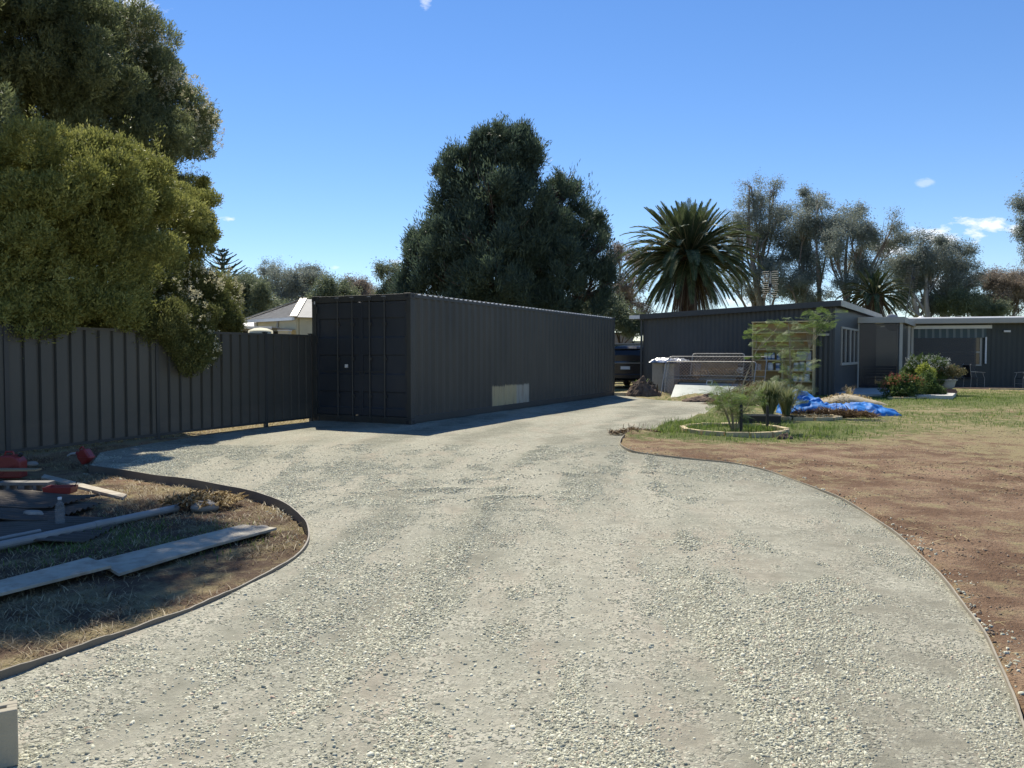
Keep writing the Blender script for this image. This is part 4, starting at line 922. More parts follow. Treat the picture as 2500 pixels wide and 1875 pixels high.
specs = [('dull brown tin at the left end of the fourth shelf from the top', .22, 1.22, .09, .22, 'brown', None), ('first of the three blue and white tins standing in a row', .44, 1.22, .055, .24, 'blue', 'white'), ('middle one of the three blue and white tins in a row', .56, 1.22, .055, .24, 'blue', 'white'),
         ('last of the three blue and white tins in a row', .68, 1.22, .055, .24, 'blue', 'white'), ('pale tin with a blue band beside the shelf divider', .88, 1.22, .075, .20, 'pale', 'blue'),
         ('greyish tin behind the top bar of the wire gates, fifth shelf', .20, .86, .09, .22, 'grey', None), ('pair-like pale drum in the middle of the fifth shelf, left bay', .60, .86, .095, .26, 'pale', 'white'), ('blue banded tin by the divider on the fifth shelf', .86, .86, .085, .24, 'white', 'blue'),
         ('small white tin low at the left of the right bay, fifth shelf', 1.22, .86, .07, .15, 'white', None), ('white tin left of the tall white drum pair on the fifth shelf', 1.45, .86, .085, .27, 'white', 'grey'),
         ('tall white drum with a blue band, right bay of the fifth shelf', 1.63, .86, .085, .30, 'white', 'blue'), ('tallest white bucket at the right end of the fifth shelf', 1.87, .86, .105, .32, 'white', None),
         ('small white tin half behind the sapling on the sixth shelf', 1.42, .50, .08, .17, 'white', None), ('grey tin in the middle of the sixth shelf, right bay', 1.60, .50, .075, .2, 'grey', 'white'), ('wide white bucket on the sixth shelf near its right end', 1.80, .50, .10, .24, 'white', None),
         ('pale tin on the lowest shelf behind the saplings', 1.25, .20, .09, .2, 'pale', None)]
for (lab, x, z, r, h_, k, bd) in specs: tin(lab, shx + x, z, r, h_, k, bd)
p = sh_w(shx + 1.72, shy + .14); o = MB().cbox((0, 0, .14), (.46, .24, .28), 0).build('carton', M_lab['grey'], bevel=.004); o.location = (p[0], p[1], 1.222); o.rotation_euler = (0, 0, sa); tag(o, 'pale grey carton at the right end of the fourth shelf', 'carton')
# things on the ground beside the shelf
for (lab, x, y_, r, h_, k) in (('white bucket standing on the heap left of the shelf', 3.80, -.7, .13, .95, 'white'), ('pale drum behind the wire gates, left of the white bucket', 2.35, -.5, .17, 1.02, 'grey'), ('greenish tub behind the wire gates under the shed wall', 1.35, -.5, .13, 1.05, 'pale')):
    p = sh_w(x, y_); t = thing('bucket', lab, 'bucket', (p[0], p[1], 0), sa, 'buckets stacked by the shed wall')
    MB().lathe([(r * .85, h_ - .32), (r, h_ - .02), (r * 1.04, h_ - .02), (r * 1.04, h_), (r * .9, h_)], 18).build('tub', M_lab[k], t)
    MB().lathe([(r * .95, 0), (r * .95, h_ - .33)], 16).build('lower_tub', M_lab['grey'], t)

# antennas, dish, vent
def antenna(label, base, H, w, rows, hgt, mt, lean=0.0):
    t = thing('tv_antenna', label, 'antenna', base, sa, 'tv antennas on the roofs')
    MB().tube([(0, 0, 0), (lean * H, 0, H)], .018, 6).build('mast', mt, t)
    mb = MB(); top = H
    for s_ in (-.35, .35): mb.tube([(lean * H + s_ * w * .2, 0, top - hgt), (lean * H + s_ * w * .2, 0, top)], .006, 4)
    mb.build('frame', mt, t)
    for i in range(rows):
        z_ = top - hgt * i / (rows - 1); q = .92 + .08 * math.sin(i * 2.3)
        MB().tube([(lean * z_ - w * q, -.02, z_), (lean * z_ - .05, -.02, z_)], .0055, 4).tube([(lean * z_ + .05, -.02, z_), (lean * z_ + w * q, -.02, z_)], .0055, 4).build('element', mt, t)
    MB().box(lean * H - .05, -.05, H - hgt * .62, lean * H + .05, .04, H - hgt * .48).build('junction_box', M_dark, t)
    return t
c1 = P(1880, 757, 28.1)
a1 = antenna('silver tv antenna on a mast at the front edge of the shed roof', (c1[0], 28.1, 2.86), P(1880, 663, 28.1)[2] - 2.86, .285, 13, .88, M_galv)
MB().box(-.18, -.06, .02, .18, .04, .14).build('bracket', M_galv, a1)
c2 = P(2209, 778, 37)
antenna('thin dark tv antenna leaning above the rear roof behind the porch', (c2[0], 37, 2.9), 2.5, .30, 12, .95, M_postd, lean=.13)
c3 = P(2180, 776, 34.5)
t = thing('satellite_dish', 'round grey satellite dish seen above the porch roof', 'satellite dish', (c3[0], 34.5, 2.72), 0)
M = Matrix.Translation((0, 0, .05)) @ Matrix.Rotation(R(78), 4, 'X')
MB().lathe([(.01, .06), (.15, .05), (.28, .02), (.37, -.02), (.375, -.028), (.28, .005), (.15, .035), (.01, .045)], 28, M=M, cap=False).build('reflector', M_galv if False else M_lab['grey'], t, smooth=True)
MB().tube([(0, .05, -.3), (0, .05, .05)], .03, 8).build('mount', M_galv, t); MB().tube([(0, 0, -.25), (0, -.35, .05)], .015, 5).box(-.04, -.42, .02, .04, -.33, .12).build('feed_arm', M_galv, t)
c4 = P(2249, 776, 37.5)
t = thing('roof_vent', 'small white capped flue on the rear house roof', 'vent', (c4[0], 37.5, 2.95), 0)
MB().lathe([(.11, -.1), (.11, .10), (.12, .10), (.12, .12), (.08, .12)], 16).build('flue', M_galv, t); MB().lathe([(.20, .13), (.20, .145), (.05, .23), (.01, .235)], 18).build('cap', M_white, t)

# ------------------------------------------------------------------ porch
def alpha_mat(name, col, a, rough=.4):
    m, nt, b = new_mat(name); b.inputs['Base Color'].default_value = (*col, 1); b.inputs['Roughness'].default_value = rough; b.inputs['Alpha'].default_value = a; return m
M_screen = alpha_mat('porch_screen', (.035, .033, .04), .72, .25); M_screen2 = alpha_mat('side_screen', (.10, .105, .095), .75, .3)
A_ = Vector((13.55, 31.55, 0)); B_ = Vector((15.05, 31.15, 0)); C_ = B_ + Vector((.512, .859, 0)) * 5.2
D_ = A_ + Vector((.512, .859, 0)) * 5.4
po = thing('porch', 'screened porch with pale beige fascia and posts between the shed and the rear house', 'porch', tuple(A_), 0)
ab = (B_ - A_).normalized(); bc = (C_ - B_).normalized()
def wp(v, z): return (v.x, v.y, z)
pl = [A_ - ab * .1 - bc * .15, B_ + ab * .15 - bc * .15, C_ + ab * .15, D_ - ab * .1]
MB().prism([(p.x, p.y) for p in pl], 2.80, 2.85, 'z').build('roof', M_galv, po, off=A_)
for (p, q, nm) in ((pl[0], pl[1], 'fascia'), (pl[1], pl[2], 'fascia')): MB().bar(wp(p, 2.72), wp(q, 2.72), .04, .20).build(nm, M_beige, po, off=A_)
for p in (B_, C_ - bc * .1, B_ + bc * 3.4): MB().bar(wp(p, .0), wp(p, 2.62), .12, .12).build('post', M_beige, po, off=A_)
MB().bar(wp(A_ + ab * .04, 0), wp(A_ + ab * .04, 2.62), .05, .05).build('post', M_beige, po, off=A_)
MB().sheet([wp(A_ + ab * .08, .12), wp(B_ - ab * .07, .12), wp(B_ - ab * .07, 2.6), wp(A_ + ab * .08, 2.6)], .01).build('front_screen', M_screen, po, off=A_)
MB().sheet([wp(B_ + bc * .08, .12), wp(C_ - bc * .2, .12), wp(C_ - bc * .2, 2.6), wp(B_ + bc * .08, 2.6)], .01).build('side_screen', M_screen2, po, off=A_)
# bench in the porch
bp = A_ + ab * .75 + bc * 1.2
bt = thing('slatted_bench', 'dark slatted bench inside the screened porch', 'bench', tuple(bp), math.atan2(ab.y, ab.x))
for k in range(4): MB().box(-.62, -.24 + k * .12, .42, .62, -.15 + k * .12, .445).build('seat_slat', M_wood, bt)
for k in range(4): MB().box(-.62, .26, .52 + k * .11, .62, .285, .60 + k * .11).build('back_slat', M_dark, bt)
for x_ in (-.6, .56):
    for y_ in (-.22, .24): MB().box(x_, y_, 0, x_ + .04, y_ + .04, .42 if y_ < 0 else .95).build('leg', M_dark, bt)
# patio and step
pp = [(11.3, 26.9), (13.2, 26.1), (15.3, 27.2), (16.2, 30.3), (18.2, 35.6), (14.0, 33.2)]
o = MB().prism([(10.85, 26.95), (12.35, 26.3), (15.25, 30.95), (17.7, 35.3), (16.2, 36), (13.3, 31.7)], -.05, .09, 'z').build('patio', M_concp); tag(o, kind='structure')
o = MB().prism([(12.2, 25.55), (13.6, 24.75), (14.6, 26.4), (13.2, 27.2)], -.05, .13, 'z').build('concrete_step', M_concp, bevel=.01); tag(o, 'bright sunlit concrete step at the end of the patio by the bushes', 'step')

# ------------------------------------------------------------------ rear house
H0 = Vector((17.3, 35.75, 0)); H1 = Vector((27, 32.9, 0)); hx = (H1 - H0).normalized(); hy = Vector((-hx.y, hx.x, 0)); hl = (H1 - H0).length
ho = thing('rear_house', 'low dark green house with a pale beige fascia at the right edge', 'house', tuple(H0), math.atan2(hx.y, hx.x))
mb = MB(); sheet_strip(mb, TM(3.55, 0, 0), hl - 3.55, .20, -.02, 2.78, [(0, 0), (.05, -.008), (.10, 0), (.15, .008)], .01); mb.build('front_wall', M_green, ho)
MB().box(0, .0, -.02, 3.54, .04, .9).box(0, 0, 2.5, 3.54, .04, 2.78).box(3.2, .001, .9, 3.54, .041, 2.5).build('window_wall', M_green, ho)
MB().box(-.02, .05, -.02, .02, 7, 2.78).build('side_wall', M_green, ho)
MB().box(0, 6.96, 0, hl, 7, 2.78).build('rear_wall', M_green, ho)
MB().prism([(-.55, 2.90), (3.5, 3.12), (7.6, 2.90), (7.6, 2.96), (3.5, 3.18), (-.55, 2.96)], -.35, hl + .3).build('roof', M_zinc, ho)
MB().box(-.35, -.58, 2.74, hl + .3, -.552, 2.93).build('fascia', M_beige, ho)
MB().box(-.35, -.55, 2.73, hl + .3, -.02, 2.75).build('soffit', M_beige, ho)
MB().box(.1, -.12, 2.52, 3.55, -.03, 2.66).build('awning_box', M_white, ho)
m, nt, b = new_mat('striped_canvas'); v = coords(nt); sp = N(nt, 'ShaderNodeSeparateXYZ'); L(nt, v, sp.inputs[0])
s_ = math_n(nt, 'FRACT', math_n(nt, 'MULTIPLY', sp.outputs[0], 3.6)); c = ramp(nt, s_, [(0, (.08, .11, .11)), (.42, (.08, .11, .11)), (.46, (.27, .29, .28)), (.58, (.12, .15, .15)), (.64, (.25, .27, .26)), (.78, (.08, .11, .11))])
L(nt, c, b.inputs['Base Color']); b.inputs['Roughness'].default_value = .8
MB().sheet([(.25, -.10, 2.12), (3.35, -.10, 2.12), (3.35, -.06, 2.52), (.25, -.06, 2.52)], .01).build('striped_awning', m, ho)
wn = MB()
for (a, b_, c_, d_) in ((.3, 3.2, 1.46, 1.53), (.3, 3.2, .9, .96), (.3, 3.2, 2.44, 2.5), (.3, .37, .96, 2.44), (3.12, 3.2, .96, 2.44)): wn.box(a, -.03, c_, b_, .03, d_) if c_ != 1.46 else wn.box(.37, -.031, 1.46, 3.12, .03, 1.53)
wn = wn.build('window', M_beige, ho)
MB().box(.37, .0, .96, 3.12, .012, 1.46).build('pane', M_glass, wn); MB().box(.37, .0, 1.53, 3.12, .012, 2.44).build('pane', M_glass, wn)
MB().box(.02, .042, .9, .298, .05, 2.5).build('dark_infill', M_dark, ho)
MB().sheet([(.3, -.16, .35), (2.95, -.16, .35), (2.95, -.13, 2.12), (.3, -.13, 2.12)], .006).build('roller_screen', alpha_mat('roller_mesh', (.05, .055, .06), .6), ho)
MB().box(3.30, -.14, 1.0, 3.36, -.06, 2.15).build('screen_guide', M_white, ho)
MB().box(4.0, -.16, 2.35, 4.25, -.05, 2.43).build('floodlight', M_white, ho)

# garden chairs against the house
def chair(label, x, y_, rz):
    t = thing('garden_chair', label, 'chair', (x, y_, 0), rz, 'garden chairs by the rear house')
    for s_ in (-.27, .27):
        MB().tube([(s_, -.28, 0), (s_, -.28, .42), (s_, -.24, .50), (s_, -.2, .64)], .009, 6).tube([(s_, .30, 0), (s_, .27, .42), (s_, .34, .95), (s_, .30, 1.0)], .009, 6).build('leg_frame', M_galv, t)
        MB().bar((s_, -.30, .65), (s_, .32, .69), .04, .014).build('armrest', M_galv, t)
    MB().box(-.26, -.27, .40, .26, .26, .42).build('seat', M_dark, t)
    MB().sheet([(-.26, .29, .44), (.26, .29, .44), (.26, .34, .95), (-.26, .34, .95)], .015).build('backrest', M_dark, t)
    MB().tube([(-.27, -.28, .2), (.27, -.28, .2)], .010, 5).build('stretcher', M_galv, t)
chair('metal-armed garden chair by the window end of the dark green wall', 19.35, 33.6, R(90)); chair('metal-armed garden chair at the right edge of the photo', 21.0, 32.8, R(-90))

# ------------------------------------------------------------------ car
cx, cy_ = 4.55, 32.2; car_a = math.atan2(.90, .36) - PI / 2
car = thing('parked_car', 'black four-wheel-drive wagon parked nose-away in the gap beside the shed', 'car', (cx, cy_, 0), car_a)
M_car = mat('black_car_paint', (.012, .014, .020), .18, .1, 2, bmp=0); M_cg = mat('car_glass', (.02, .025, .03), .04, .1, 2, bmp=0, spec=.8)
def sec(y_, pts_): return [(x_, y_, z_) for x_, z_ in pts_]
def half(w0, wb, wr, zb, zr, z0): return [(w0, z0), (wb, z0 + .12), (wb, zb), (wr, zr), (wr * .6, zr + .03)]
secs = [(0, .80, .88, .62, 1.02, 1.34, .42), (.06, .86, .93, .66, 1.08, 1.52, .36), (.30, .90, .95, .68, 1.12, 1.70, .34), (.9, .92, .96, .70, 1.12, 1.76, .34), (2.2, .92, .96, .70, 1.10, 1.76, .34), (2.9, .92, .96, .68, 1.08, 1.62, .34), (3.5, .92, .95, .80, 1.04, 1.14, .34), (4.5, .88, .90, .74, .92, .98, .36), (4.75, .78, .82, .66, .74, .80, .42)]
mb = MB(); rows = []
for (y_, w0, wb, wr, zb, zr, z0) in secs:
    h_ = half(w0, wb, wr, zb, zr, z0); rows.append([(x_, y_, z_) for x_, z_ in h_] + [(-x_, y_, z_) for x_, z_ in reversed(h_)])
vs = [v for r_ in rows for v in r_]; n = 10; f = []
for i in range(len(rows) - 1):
    for j in range(n): f.append((i * n + j, i * n + (j + 1) % n, (i + 1) * n + (j + 1) % n, (i + 1) * n + j))
f += [tuple(range(n)), tuple((len(rows) - 1) * n + j for j in reversed(range(n)))]
mb.add(vs, f); mb.build('body', M_car, car, bevel=.03)
MB().sheet([(-.74, -.012, 1.06), (.74, -.012, 1.06), (.60, .075, 1.56), (-.60, .075, 1.56)], .02).build('rear_window', M_cg, car)
for s_ in (-1, 1):
    MB().sheet([(s_ * .955, .35, 1.13), (s_ * .955, 2.7, 1.12), (s_ * .715, 2.5, 1.66), (s_ * .715, .5, 1.68)], .012).build('side_window', M_cg, car)
    MB().box(s_ * .90 - .09 if s_ > 0 else -.96, -.02, .88, .96 if s_ > 0 else -.81, .10, 1.06).build('tail_light', M_red, car, bevel=.015)
    for y_ in (.85, 3.75):
        M = Matrix.Translation((s_ * .84, y_, .36)) @ Matrix.Rotation(PI / 2, 4, 'Y')
        wh = MB().lathe([(.20, -.11), (.33, -.12), (.36, -.08), (.36, .08), (.33, .12), (.20, .11)], 24, M=M).build('wheel', M_dark, car)
        MB().lathe([(.05, -.13), (.20, -.115), (.20, .115), (.05, .13)], 16, M=M).build('rim', M_galv, wh)
MB().box(-.93, -.08, .42, .93, .02, .62).build('rear_bumper', M_car, car, bevel=.03)
MB().box(-.19, -.035, .80, .19, -.01, .92).build('number_plate', M_white, car)
MB().box(-.80, -.04, 1.045, .80, .0, 1.065).build('chrome_strip', M_galv, car)
MB().bar((.05, -.03, 1.10), (.42, -.015, 1.17), .02, .015).build('wiper', M_dark, car)
MB().box(-.62, .06, 1.60, .62, .30, 1.64).build('spoiler', M_car, car, bevel=.01)

# fence and outbuilding behind the car
t = thing('rear_fence', 'grey sheet fence with a pale top rail behind the parked car', 'fence', (1.5, 39, 0), 0)
mb = MB(); sheet_strip(mb, I4, 8, .24, .05, 1.88, [(0, 0), (.16, 0), (.18, .03), (.22, .03)], .003); mb.build('panel', M_fence, t); MB().box(0, -.03, 1.881, 8, .03, 1.94).build('top_rail', M_beige, t)
for x_ in (0, 2.6, 5.2, 7.9): MB().box(x_, -.05, 0, x_ + .08, -.031, 1.9).build('post', M_postd, t)
M_pinkw = mat('dull_brick_wall', (.30, .26, .24), .9, .15, 6, bmp=.1)
t = thing('outbuilding', 'small dull brick outbuilding seen over the fence behind the car', 'building', (8.0, 54, 0), 0)
MB().box(-1.1, 0, 0, .05, 4, 2.75).build('wall', M_pinkw, t); MB().box(-1.25, -.1, 2.76, .15, 4.2, 2.85).build('roof', M_dark, t)
MB().box(.3, .5, 0, 1.2, 3, 2.3).build('annex', M_cream, t)

# ------------------------------------------------------------------ cream house and sheds beyond the left fence
NN = Vector((-8.85, 33.2, 0)); lft = Vector((-.72, .69, 0)); rgt = Vector((.80, .60, 0))
t = thing('cream_house', 'cream house with a grey corrugated hip roof beyond the fence left of the container', 'house', tuple(NN), 0)
Lc = NN + lft * 3.3; Rc = NN + rgt * 7
MB().bar(wp(NN, 1.45), wp(Lc, 1.45), .12, 2.9).build('shaded_wall', M_cream, t, off=NN)
MB().bar(wp(NN + rgt * .07, 1.45), wp(Rc, 1.45), .12, 2.9).build('side_wall', M_cream, t, off=NN)
e0 = NN - lft * .4 - rgt * .4; e1 = Lc + lft * .4 - rgt * .4; e2 = e1 + rgt * 7.4; e3 = e0 + rgt * 7.4
apx = P(741, 730, 35.6); ap1 = Vector((apx[0], apx[1], 0)); ap2 = ap1 + rgt * 4.0; zr = apx[2]
rfm = mat('ribbed_zinc', (.25, .25, .25), .65, .15, 2, bmp=0, spec=.3)
nt = rfm.node_tree; b = nt.nodes['Principled BSDF']; wv = N(nt, 'ShaderNodeTexWave'); wv.inputs['Scale'].default_value = 3.2; wv.bands_direction = 'X'; L(nt, coords(nt), wv.inputs['Vector']); bump(nt, b, wv.outputs[0], .2, .006)
MB().add([wp(e0, 2.92), wp(e1, 2.92), wp(ap1, zr)], [(0, 1, 2), (2, 1, 0)]).build('roof', rfm, t, off=NN, fix=False)
MB().add([wp(e0, 2.92), wp(e3, 2.92), wp(ap2, zr), wp(ap1, zr), wp(e1, 2.92), wp(e2, 2.92)], [(0, 1, 2, 3), (3, 2, 5, 4), (2, 1, 5)]).build('roof', rfm, t, off=NN, fix=False)
for (p, q) in ((wp(e0, 2.95), wp(ap1, zr + .03)), (wp(e1, 2.95), wp(ap1, zr + .03))): MB().bar(p, q, .28, .03).build('hip_capping', M_galv, t, off=NN)
MB().bar(wp(e0, 2.85), wp(e1, 2.85), .10, .12).build('gutter', M_white, t, off=NN)
MB().bar(wp(NN + lft * 1.4 - rgt * .1, 0), wp(NN + lft * 1.4 - rgt * .1, 2.8), .07, .07).build('downpipe', M_beige, t, off=NN)
MB().bar(wp(NN + lft * 3.25 - rgt * .1, 0), wp(NN + lft * 3.25 - rgt * .1, 2.8), .12, .12).build('downpipe', M_white, t, off=NN)
c5 = P(636, 802, 27); t = thing('water_tank', 'round cream water tank in front of the cream house', 'water tank', (c5[0], 27.0, 0), 0)
MB().lathe([(.40, 0), (.41, .5), (.40, 1.0), (.41, 1.5), (.40, 2.2)], 28).build('drum', M_cream, t, smooth=True); MB().lathe([(.40, 2.2), (.2, 2.28), (.02, 2.3)], 28).build('lid', M_cream, t)
c5 = P(690, 805, 26); t = thing('storage_box', 'small cream box standing right of the water tank', 'box', (c5[0], 26.0, 0), 0)
MB().box(-.15, 0, 0, .17, .4, 2.16).build('case', M_cream, t); MB().box(-.17, -.02, 2.161, .19, .42, 2.2).build('lid', M_white, t)
c5 = P(600, 797, 30); t = thing('carport', 'low carport with a thin white roof edge left of the cream house', 'carport', (c5[0], 30.0, 0), 0)
MB().box(-1.9, 0, 2.40, .95, 4, 2.44).build('roof', M_zinc, t); MB().box(-1.92, -.03, 2.36, .97, -.001, 2.45).build('fascia', M_white, t)
for x_ in (-1.8, -.4, .85): MB().box(x_, .1, 0, x_ + .08, .18, 2.36).build('post', M_galv, t)
MB().box(-1.9, 3.9, 0, .95, 3.95, 2.38).build('back_wall', M_dark, t)
c5 = P(620, 783, 36); t = thing('skillion_shed', 'grey-roofed low shed between the carport and the cream house', 'shed', (c5[0], 36.0, 0), 0)
MB().box(-1.1, .2, 0, .9, 3, 2.45).build('wall', M_dark, t); MB().prism([(-.1, 2.55), (3.2, 2.95), (3.2, 3.0), (-.1, 2.6)], -1.3, 1.1).build('roof', M_zinc, t)
c5 = P(592, 800, 24); t = thing('thin_pole', 'thin metal pole rising in front of the carport', 'pole', (c5[0], 24, 0), 0)
MB().tube([(0, 0, 0), (-.02, 0, 3.1)], [.022, .014], 6).build('shaft', M_galv, t)
# ------------------------------------------------------------------ heap of gates and sheets in front of the shed
al = Vector((.859, -.512, 0)); bk = Vector((.512, .859, 0))
def wire_gate(label, BL, Lg, Hg, lean, seed, wires=True):
    t = thing('wire_gate', label, 'gate', tuple(BL), 0, 'chain-link gates leaning in a heap')
    up = (bk * lean + Vector((0, 0, 1)) * math.sqrt(max(.01, 1 - lean * lean)))
    def q(u, v, o=0): return Vector(BL) * 0 + al * u + up * v
    r = .08; MB().tube([q(0, 0), q(0, Hg - r), q(r * .3, Hg - r * .3), q(r, Hg), q(Lg - r, Hg), q(Lg - r * .3, Hg - r * .3), q(Lg, Hg - r), q(Lg, 0), q(0, 0)], .019, 8).build('frame', M_galv, t)
    MB().tube([q(0, Hg * .5), q(Lg, Hg * .5)], .013, 6).build('rail', M_galv, t)
    mb = MB(); s_ = .11; nw = int((Lg + Hg) / s_)
    for i in range(nw):
        for sg in (0, 1):
            a = i * s_ - (Hg if True else 0)
            p0 = [a, 0]; p1 = [a + Hg, Hg]
            if p0[0] < 0: p0 = [0, -a]
            if p1[0] > Lg: p1 = [Lg, Lg - a]
            if p0[1] >= Hg or p1[1] <= 0 or p0[0] >= Lg: continue
            u0, v0, u1, v1 = p0[0], p0[1], p1[0], p1[1]
            if sg: u0, u1 = Lg - u0, Lg - u1
            mb.tube([q(u0, v0) + bk * .004 * sg, q(u1, v1) + bk * .004 * sg], .0042, 3, cap=False)
    mb.build('chain_mesh', M_galv if seed % 2 else M_rust, t, fix=False)
wire_gate('front rusty chain-link gate leaning in the heap before the shed', (4.95, 26.7, .02), 3.0, 1.26, .42, 1)
wire_gate('rear chain-link gate, standing a little higher and further right in the heap', (5.12, 26.95, .06), 3.25, 1.36, .36, 2)
# a lower smaller frame at the back
wire_gate('narrow chain-link panel at the top back of the heap', (6.0, 27.0, .70), 1.75, .76, .3, 3)
t = thing('board_panel', 'brown panel of two boards lying against the wire gates', 'panel', (5.9, 26.3, 0), 0)
def q(u, v, o=0): return al * (u + .12) + bk * (.10 + v * .45 + o) + Vector((0, 0, v))
MB().sheet([q(0, .95), q(1.22, .95), q(1.22, 1.12), q(0, 1.12)], .04).build('board', M_wood, t); MB().sheet([q(0, .52), q(1.2, .52), q(1.2, .66), q(0, .66)], .04).build('board', M_wood, t)
for u in (0.01, 1.17): MB().bar(q(u, .5, .05), q(u, 1.12, .05), .03, .03).build('upright', M_wood, t)
MB().bar(q(.2, .95, .03), q(.35, .62, .03), .02, .02).build('brace', M_galv, t)
t = thing('screen_door', 'grey framed fly screen leaning below the timber frame', 'screen', (5.35, 26.15, 0), 0)
def q(u, v, o=0): return al * u + bk * (v * .5 + o) + Vector((0, 0, v))
for (a, b_) in (((0, .50), (2.1, .50)), ((0, 0), (2.1, 0)), ((0, 0), (0, .5)), ((2.1, 0), (2.1, .5))): MB().bar(q(*a), q(*b_), .05, .03, up=tuple(bk)).build('frame_bar', M_fence, t)
MB().sheet([q(.03, .02), q(2.07, .02), q(2.07, .48), q(.03, .48)], .006).build('mesh', M_lab['grey'], t)
lt = MB()
for (a, b_) in (((.95, .44), (1.12, .44)), ((.95, .56), (1.12, .56)), ((.95, .44), (.95, .56)), ((1.12, .44), (1.12, .56))): lt.bar(q(*a, -.04), q(*b_, -.04), .02, .02)
lt.build('latch', M_white, t)
o = MB().sheet([(4.98, 25.25, .01), (6.75, 24.45, .01), (7.05, 25.15, .40), (5.28, 25.95, .43)], .03).build('pale_sheet', M_glassg, bevel=.004); tag(o, 'pale green rigid sheet leaning lowest at the front of the heap', 'sheet')
t = thing('metal_cabinet', 'old grey cabinet at the left end of the heap', 'cabinet', (4.92, 28.2, 0), sa)
MB().box(0, 0, 0, .42, .7, 1.1).build('case', M_lab['grey'], t, bevel=.02); MB().box(.43, .02, .02, .80, .6, 1.08).build('side_case', M_lab['pale'], t, bevel=.02); MB().box(-.1, -.06, 1.135, .5, .7, 1.17).build('lid', M_white, t)
MB().box(.36, -.03, .75, .39, 0, .95).build('handle', M_galv, t)
def crumple(name, label, cat, cx, cy_, lx, ly, rz, prof, mt, seed, nx_=90, ny_=50, fold=.06, z0=0.0, fs=1.0):
    u = np.linspace(-1, 1, nx_); v_ = np.linspace(-1, 1, ny_); U_, V_ = np.meshgrid(u, v_); U_ = U_.ravel(); V_ = V_.ravel()
    wob = 1 + .18 * (vn(U_ * 2 + 5, V_ * 0 + 3, s=seed) - .5) * 2
    x_ = U_ * lx; y_ = V_ * ly * wob
    r = np.maximum(np.abs(U_) ** 3, np.abs(V_) ** 2.5); env = (1 - r) ** .5
    rid = 1 - np.abs(2 * vn(x_ * 3.2 * fs + y_ * 1.4, y_ * 5 * fs - x_ * 1.2, s=seed + 1) - 1); rid2 = 1 - np.abs(2 * vn(x_ * 8 * fs, y_ * 9 * fs + x_ * 4, s=seed + 2) - 1)
    z_ = env * prof(U_, V_) + env * (fold * rid ** 1.6 + fold * .45 * rid2)
    x2 = x_ + .5 * fold * (vn(x_ * 6, y_ * 6, s=seed + 3) - .5); y2 = y_ + fold * (vn(x_ * 5, y_ * 5, s=seed + 4) - .5) * 1.2
    c_, s_ = math.cos(rz), math.sin(rz)
    V3 = np.stack([cx + x2 * c_ - y2 * s_, cy_ + x2 * s_ + y2 * c_, z0 + z_ + .005], 1)
    i = np.arange((ny_ - 1) * (nx_ - 1)); r_ = i // (nx_ - 1); k = i % (nx_ - 1); q0 = r_ * nx_ + k
    o = np_obj(name, V3 - np.array([cx, cy_, 0]), [np.stack([q0, q0 + 1, q0 + nx_ + 1, q0 + nx_], 1)], mt); o.location = (cx, cy_, 0); o.data.shade_smooth()
    return tag(o, label, cat)
crumple('plastic_cover', 'crumpled silver and black plastic sheet draped over the cabinet', 'plastic sheet', 5.50, 28.05, .62, .42, sa, lambda u, v: .06 + 0 * u, M_silver, 3, 40, 26, .09, 1.12, 1.3)
M_tarp, nt, b = new_mat('blue_tarp'); v = coords(nt); n1 = noise(nt, v, 3, 4); L(nt, ramp(nt, n1, [(.35, (.020, .13, .42)), (.65, (.035, .22, .62))]), b.inputs['Base Color']); b.inputs['Roughness'].default_value = .58; b.inputs['Specular IOR Level'].default_value = .2; bump(nt, b, noise(nt, v, 14, 4, .6), .4, .02)
crumple('blue_tarp', 'crumpled bright blue tarpaulin lying on the grass beside the mulch', 'tarpaulin', 7.62, 18.75, 1.30, .52, R(-7), lambda u, v: .08 + .16 * np.exp(-((u + .62) / .35) ** 2) + .06 * np.exp(-((u - .45) / .4) ** 2), M_tarp, 7, 150, 80, .12)
crumple('blue_tarp', 'small folded blue tarpaulin lump standing highest behind the sapling', 'tarpaulin', 6.95, 19.25, .42, .34, R(10), lambda u, v: .36 + 0 * u, M_tarp, 9, 60, 50, .16)
crumple('sand_heap', 'low heap of sand and dry grass behind the blue tarpaulin', 'heap', 9.5, 22.8, .95, .55, R(-10), lambda u, v: .10 + .14 * np.exp(-(u / .5) ** 2), M_sand, 12, 60, 40, .03)
twigs_late = (9.5, 22.8)
def heap(name, label, cx, cy_, rx, ry, hh_, mt, seed, rough=.5):
    u = np.linspace(-1, 1, 60); U_, V_ = np.meshgrid(u, u); U_ = U_.ravel(); V_ = V_.ravel(); r = np.hypot(U_, V_)
    z_ = hh_ * np.clip(1 - r, 0, 1) ** .7 * (.45 + rough * 1.6 * fbm(U_ * 3 + seed, V_ * 3, s=seed) * 1.0) + .03 * vn(U_ * 16, V_ * 16, s=seed) * (r < 1) - .04 * (r >= .97)
    q_ = np.arange(59 * 59); a = (q_ // 59) * 60 + q_ % 59
    o = np_obj(name, np.stack([U_ * rx, V_ * ry, z_], 1), [np.stack([a, a + 1, a + 61, a + 60], 1)], mt); o.location = (cx, cy_, 0); tag(o, label, 'heap'); return o
heap('soil_heap', 'knobbly dark heap of dug soil and roots left of the wire gates', 4.35, 26.6, .62, .45, .52, M_soilpile, 3, .9)
heap('soil_heap', 'low brown heap of soil in front of the pale green sheet', 5.85, 23.9, .80, .38, .24, M_soilpile, 5, .6)
mb = MB(); rg = random.Random(4)
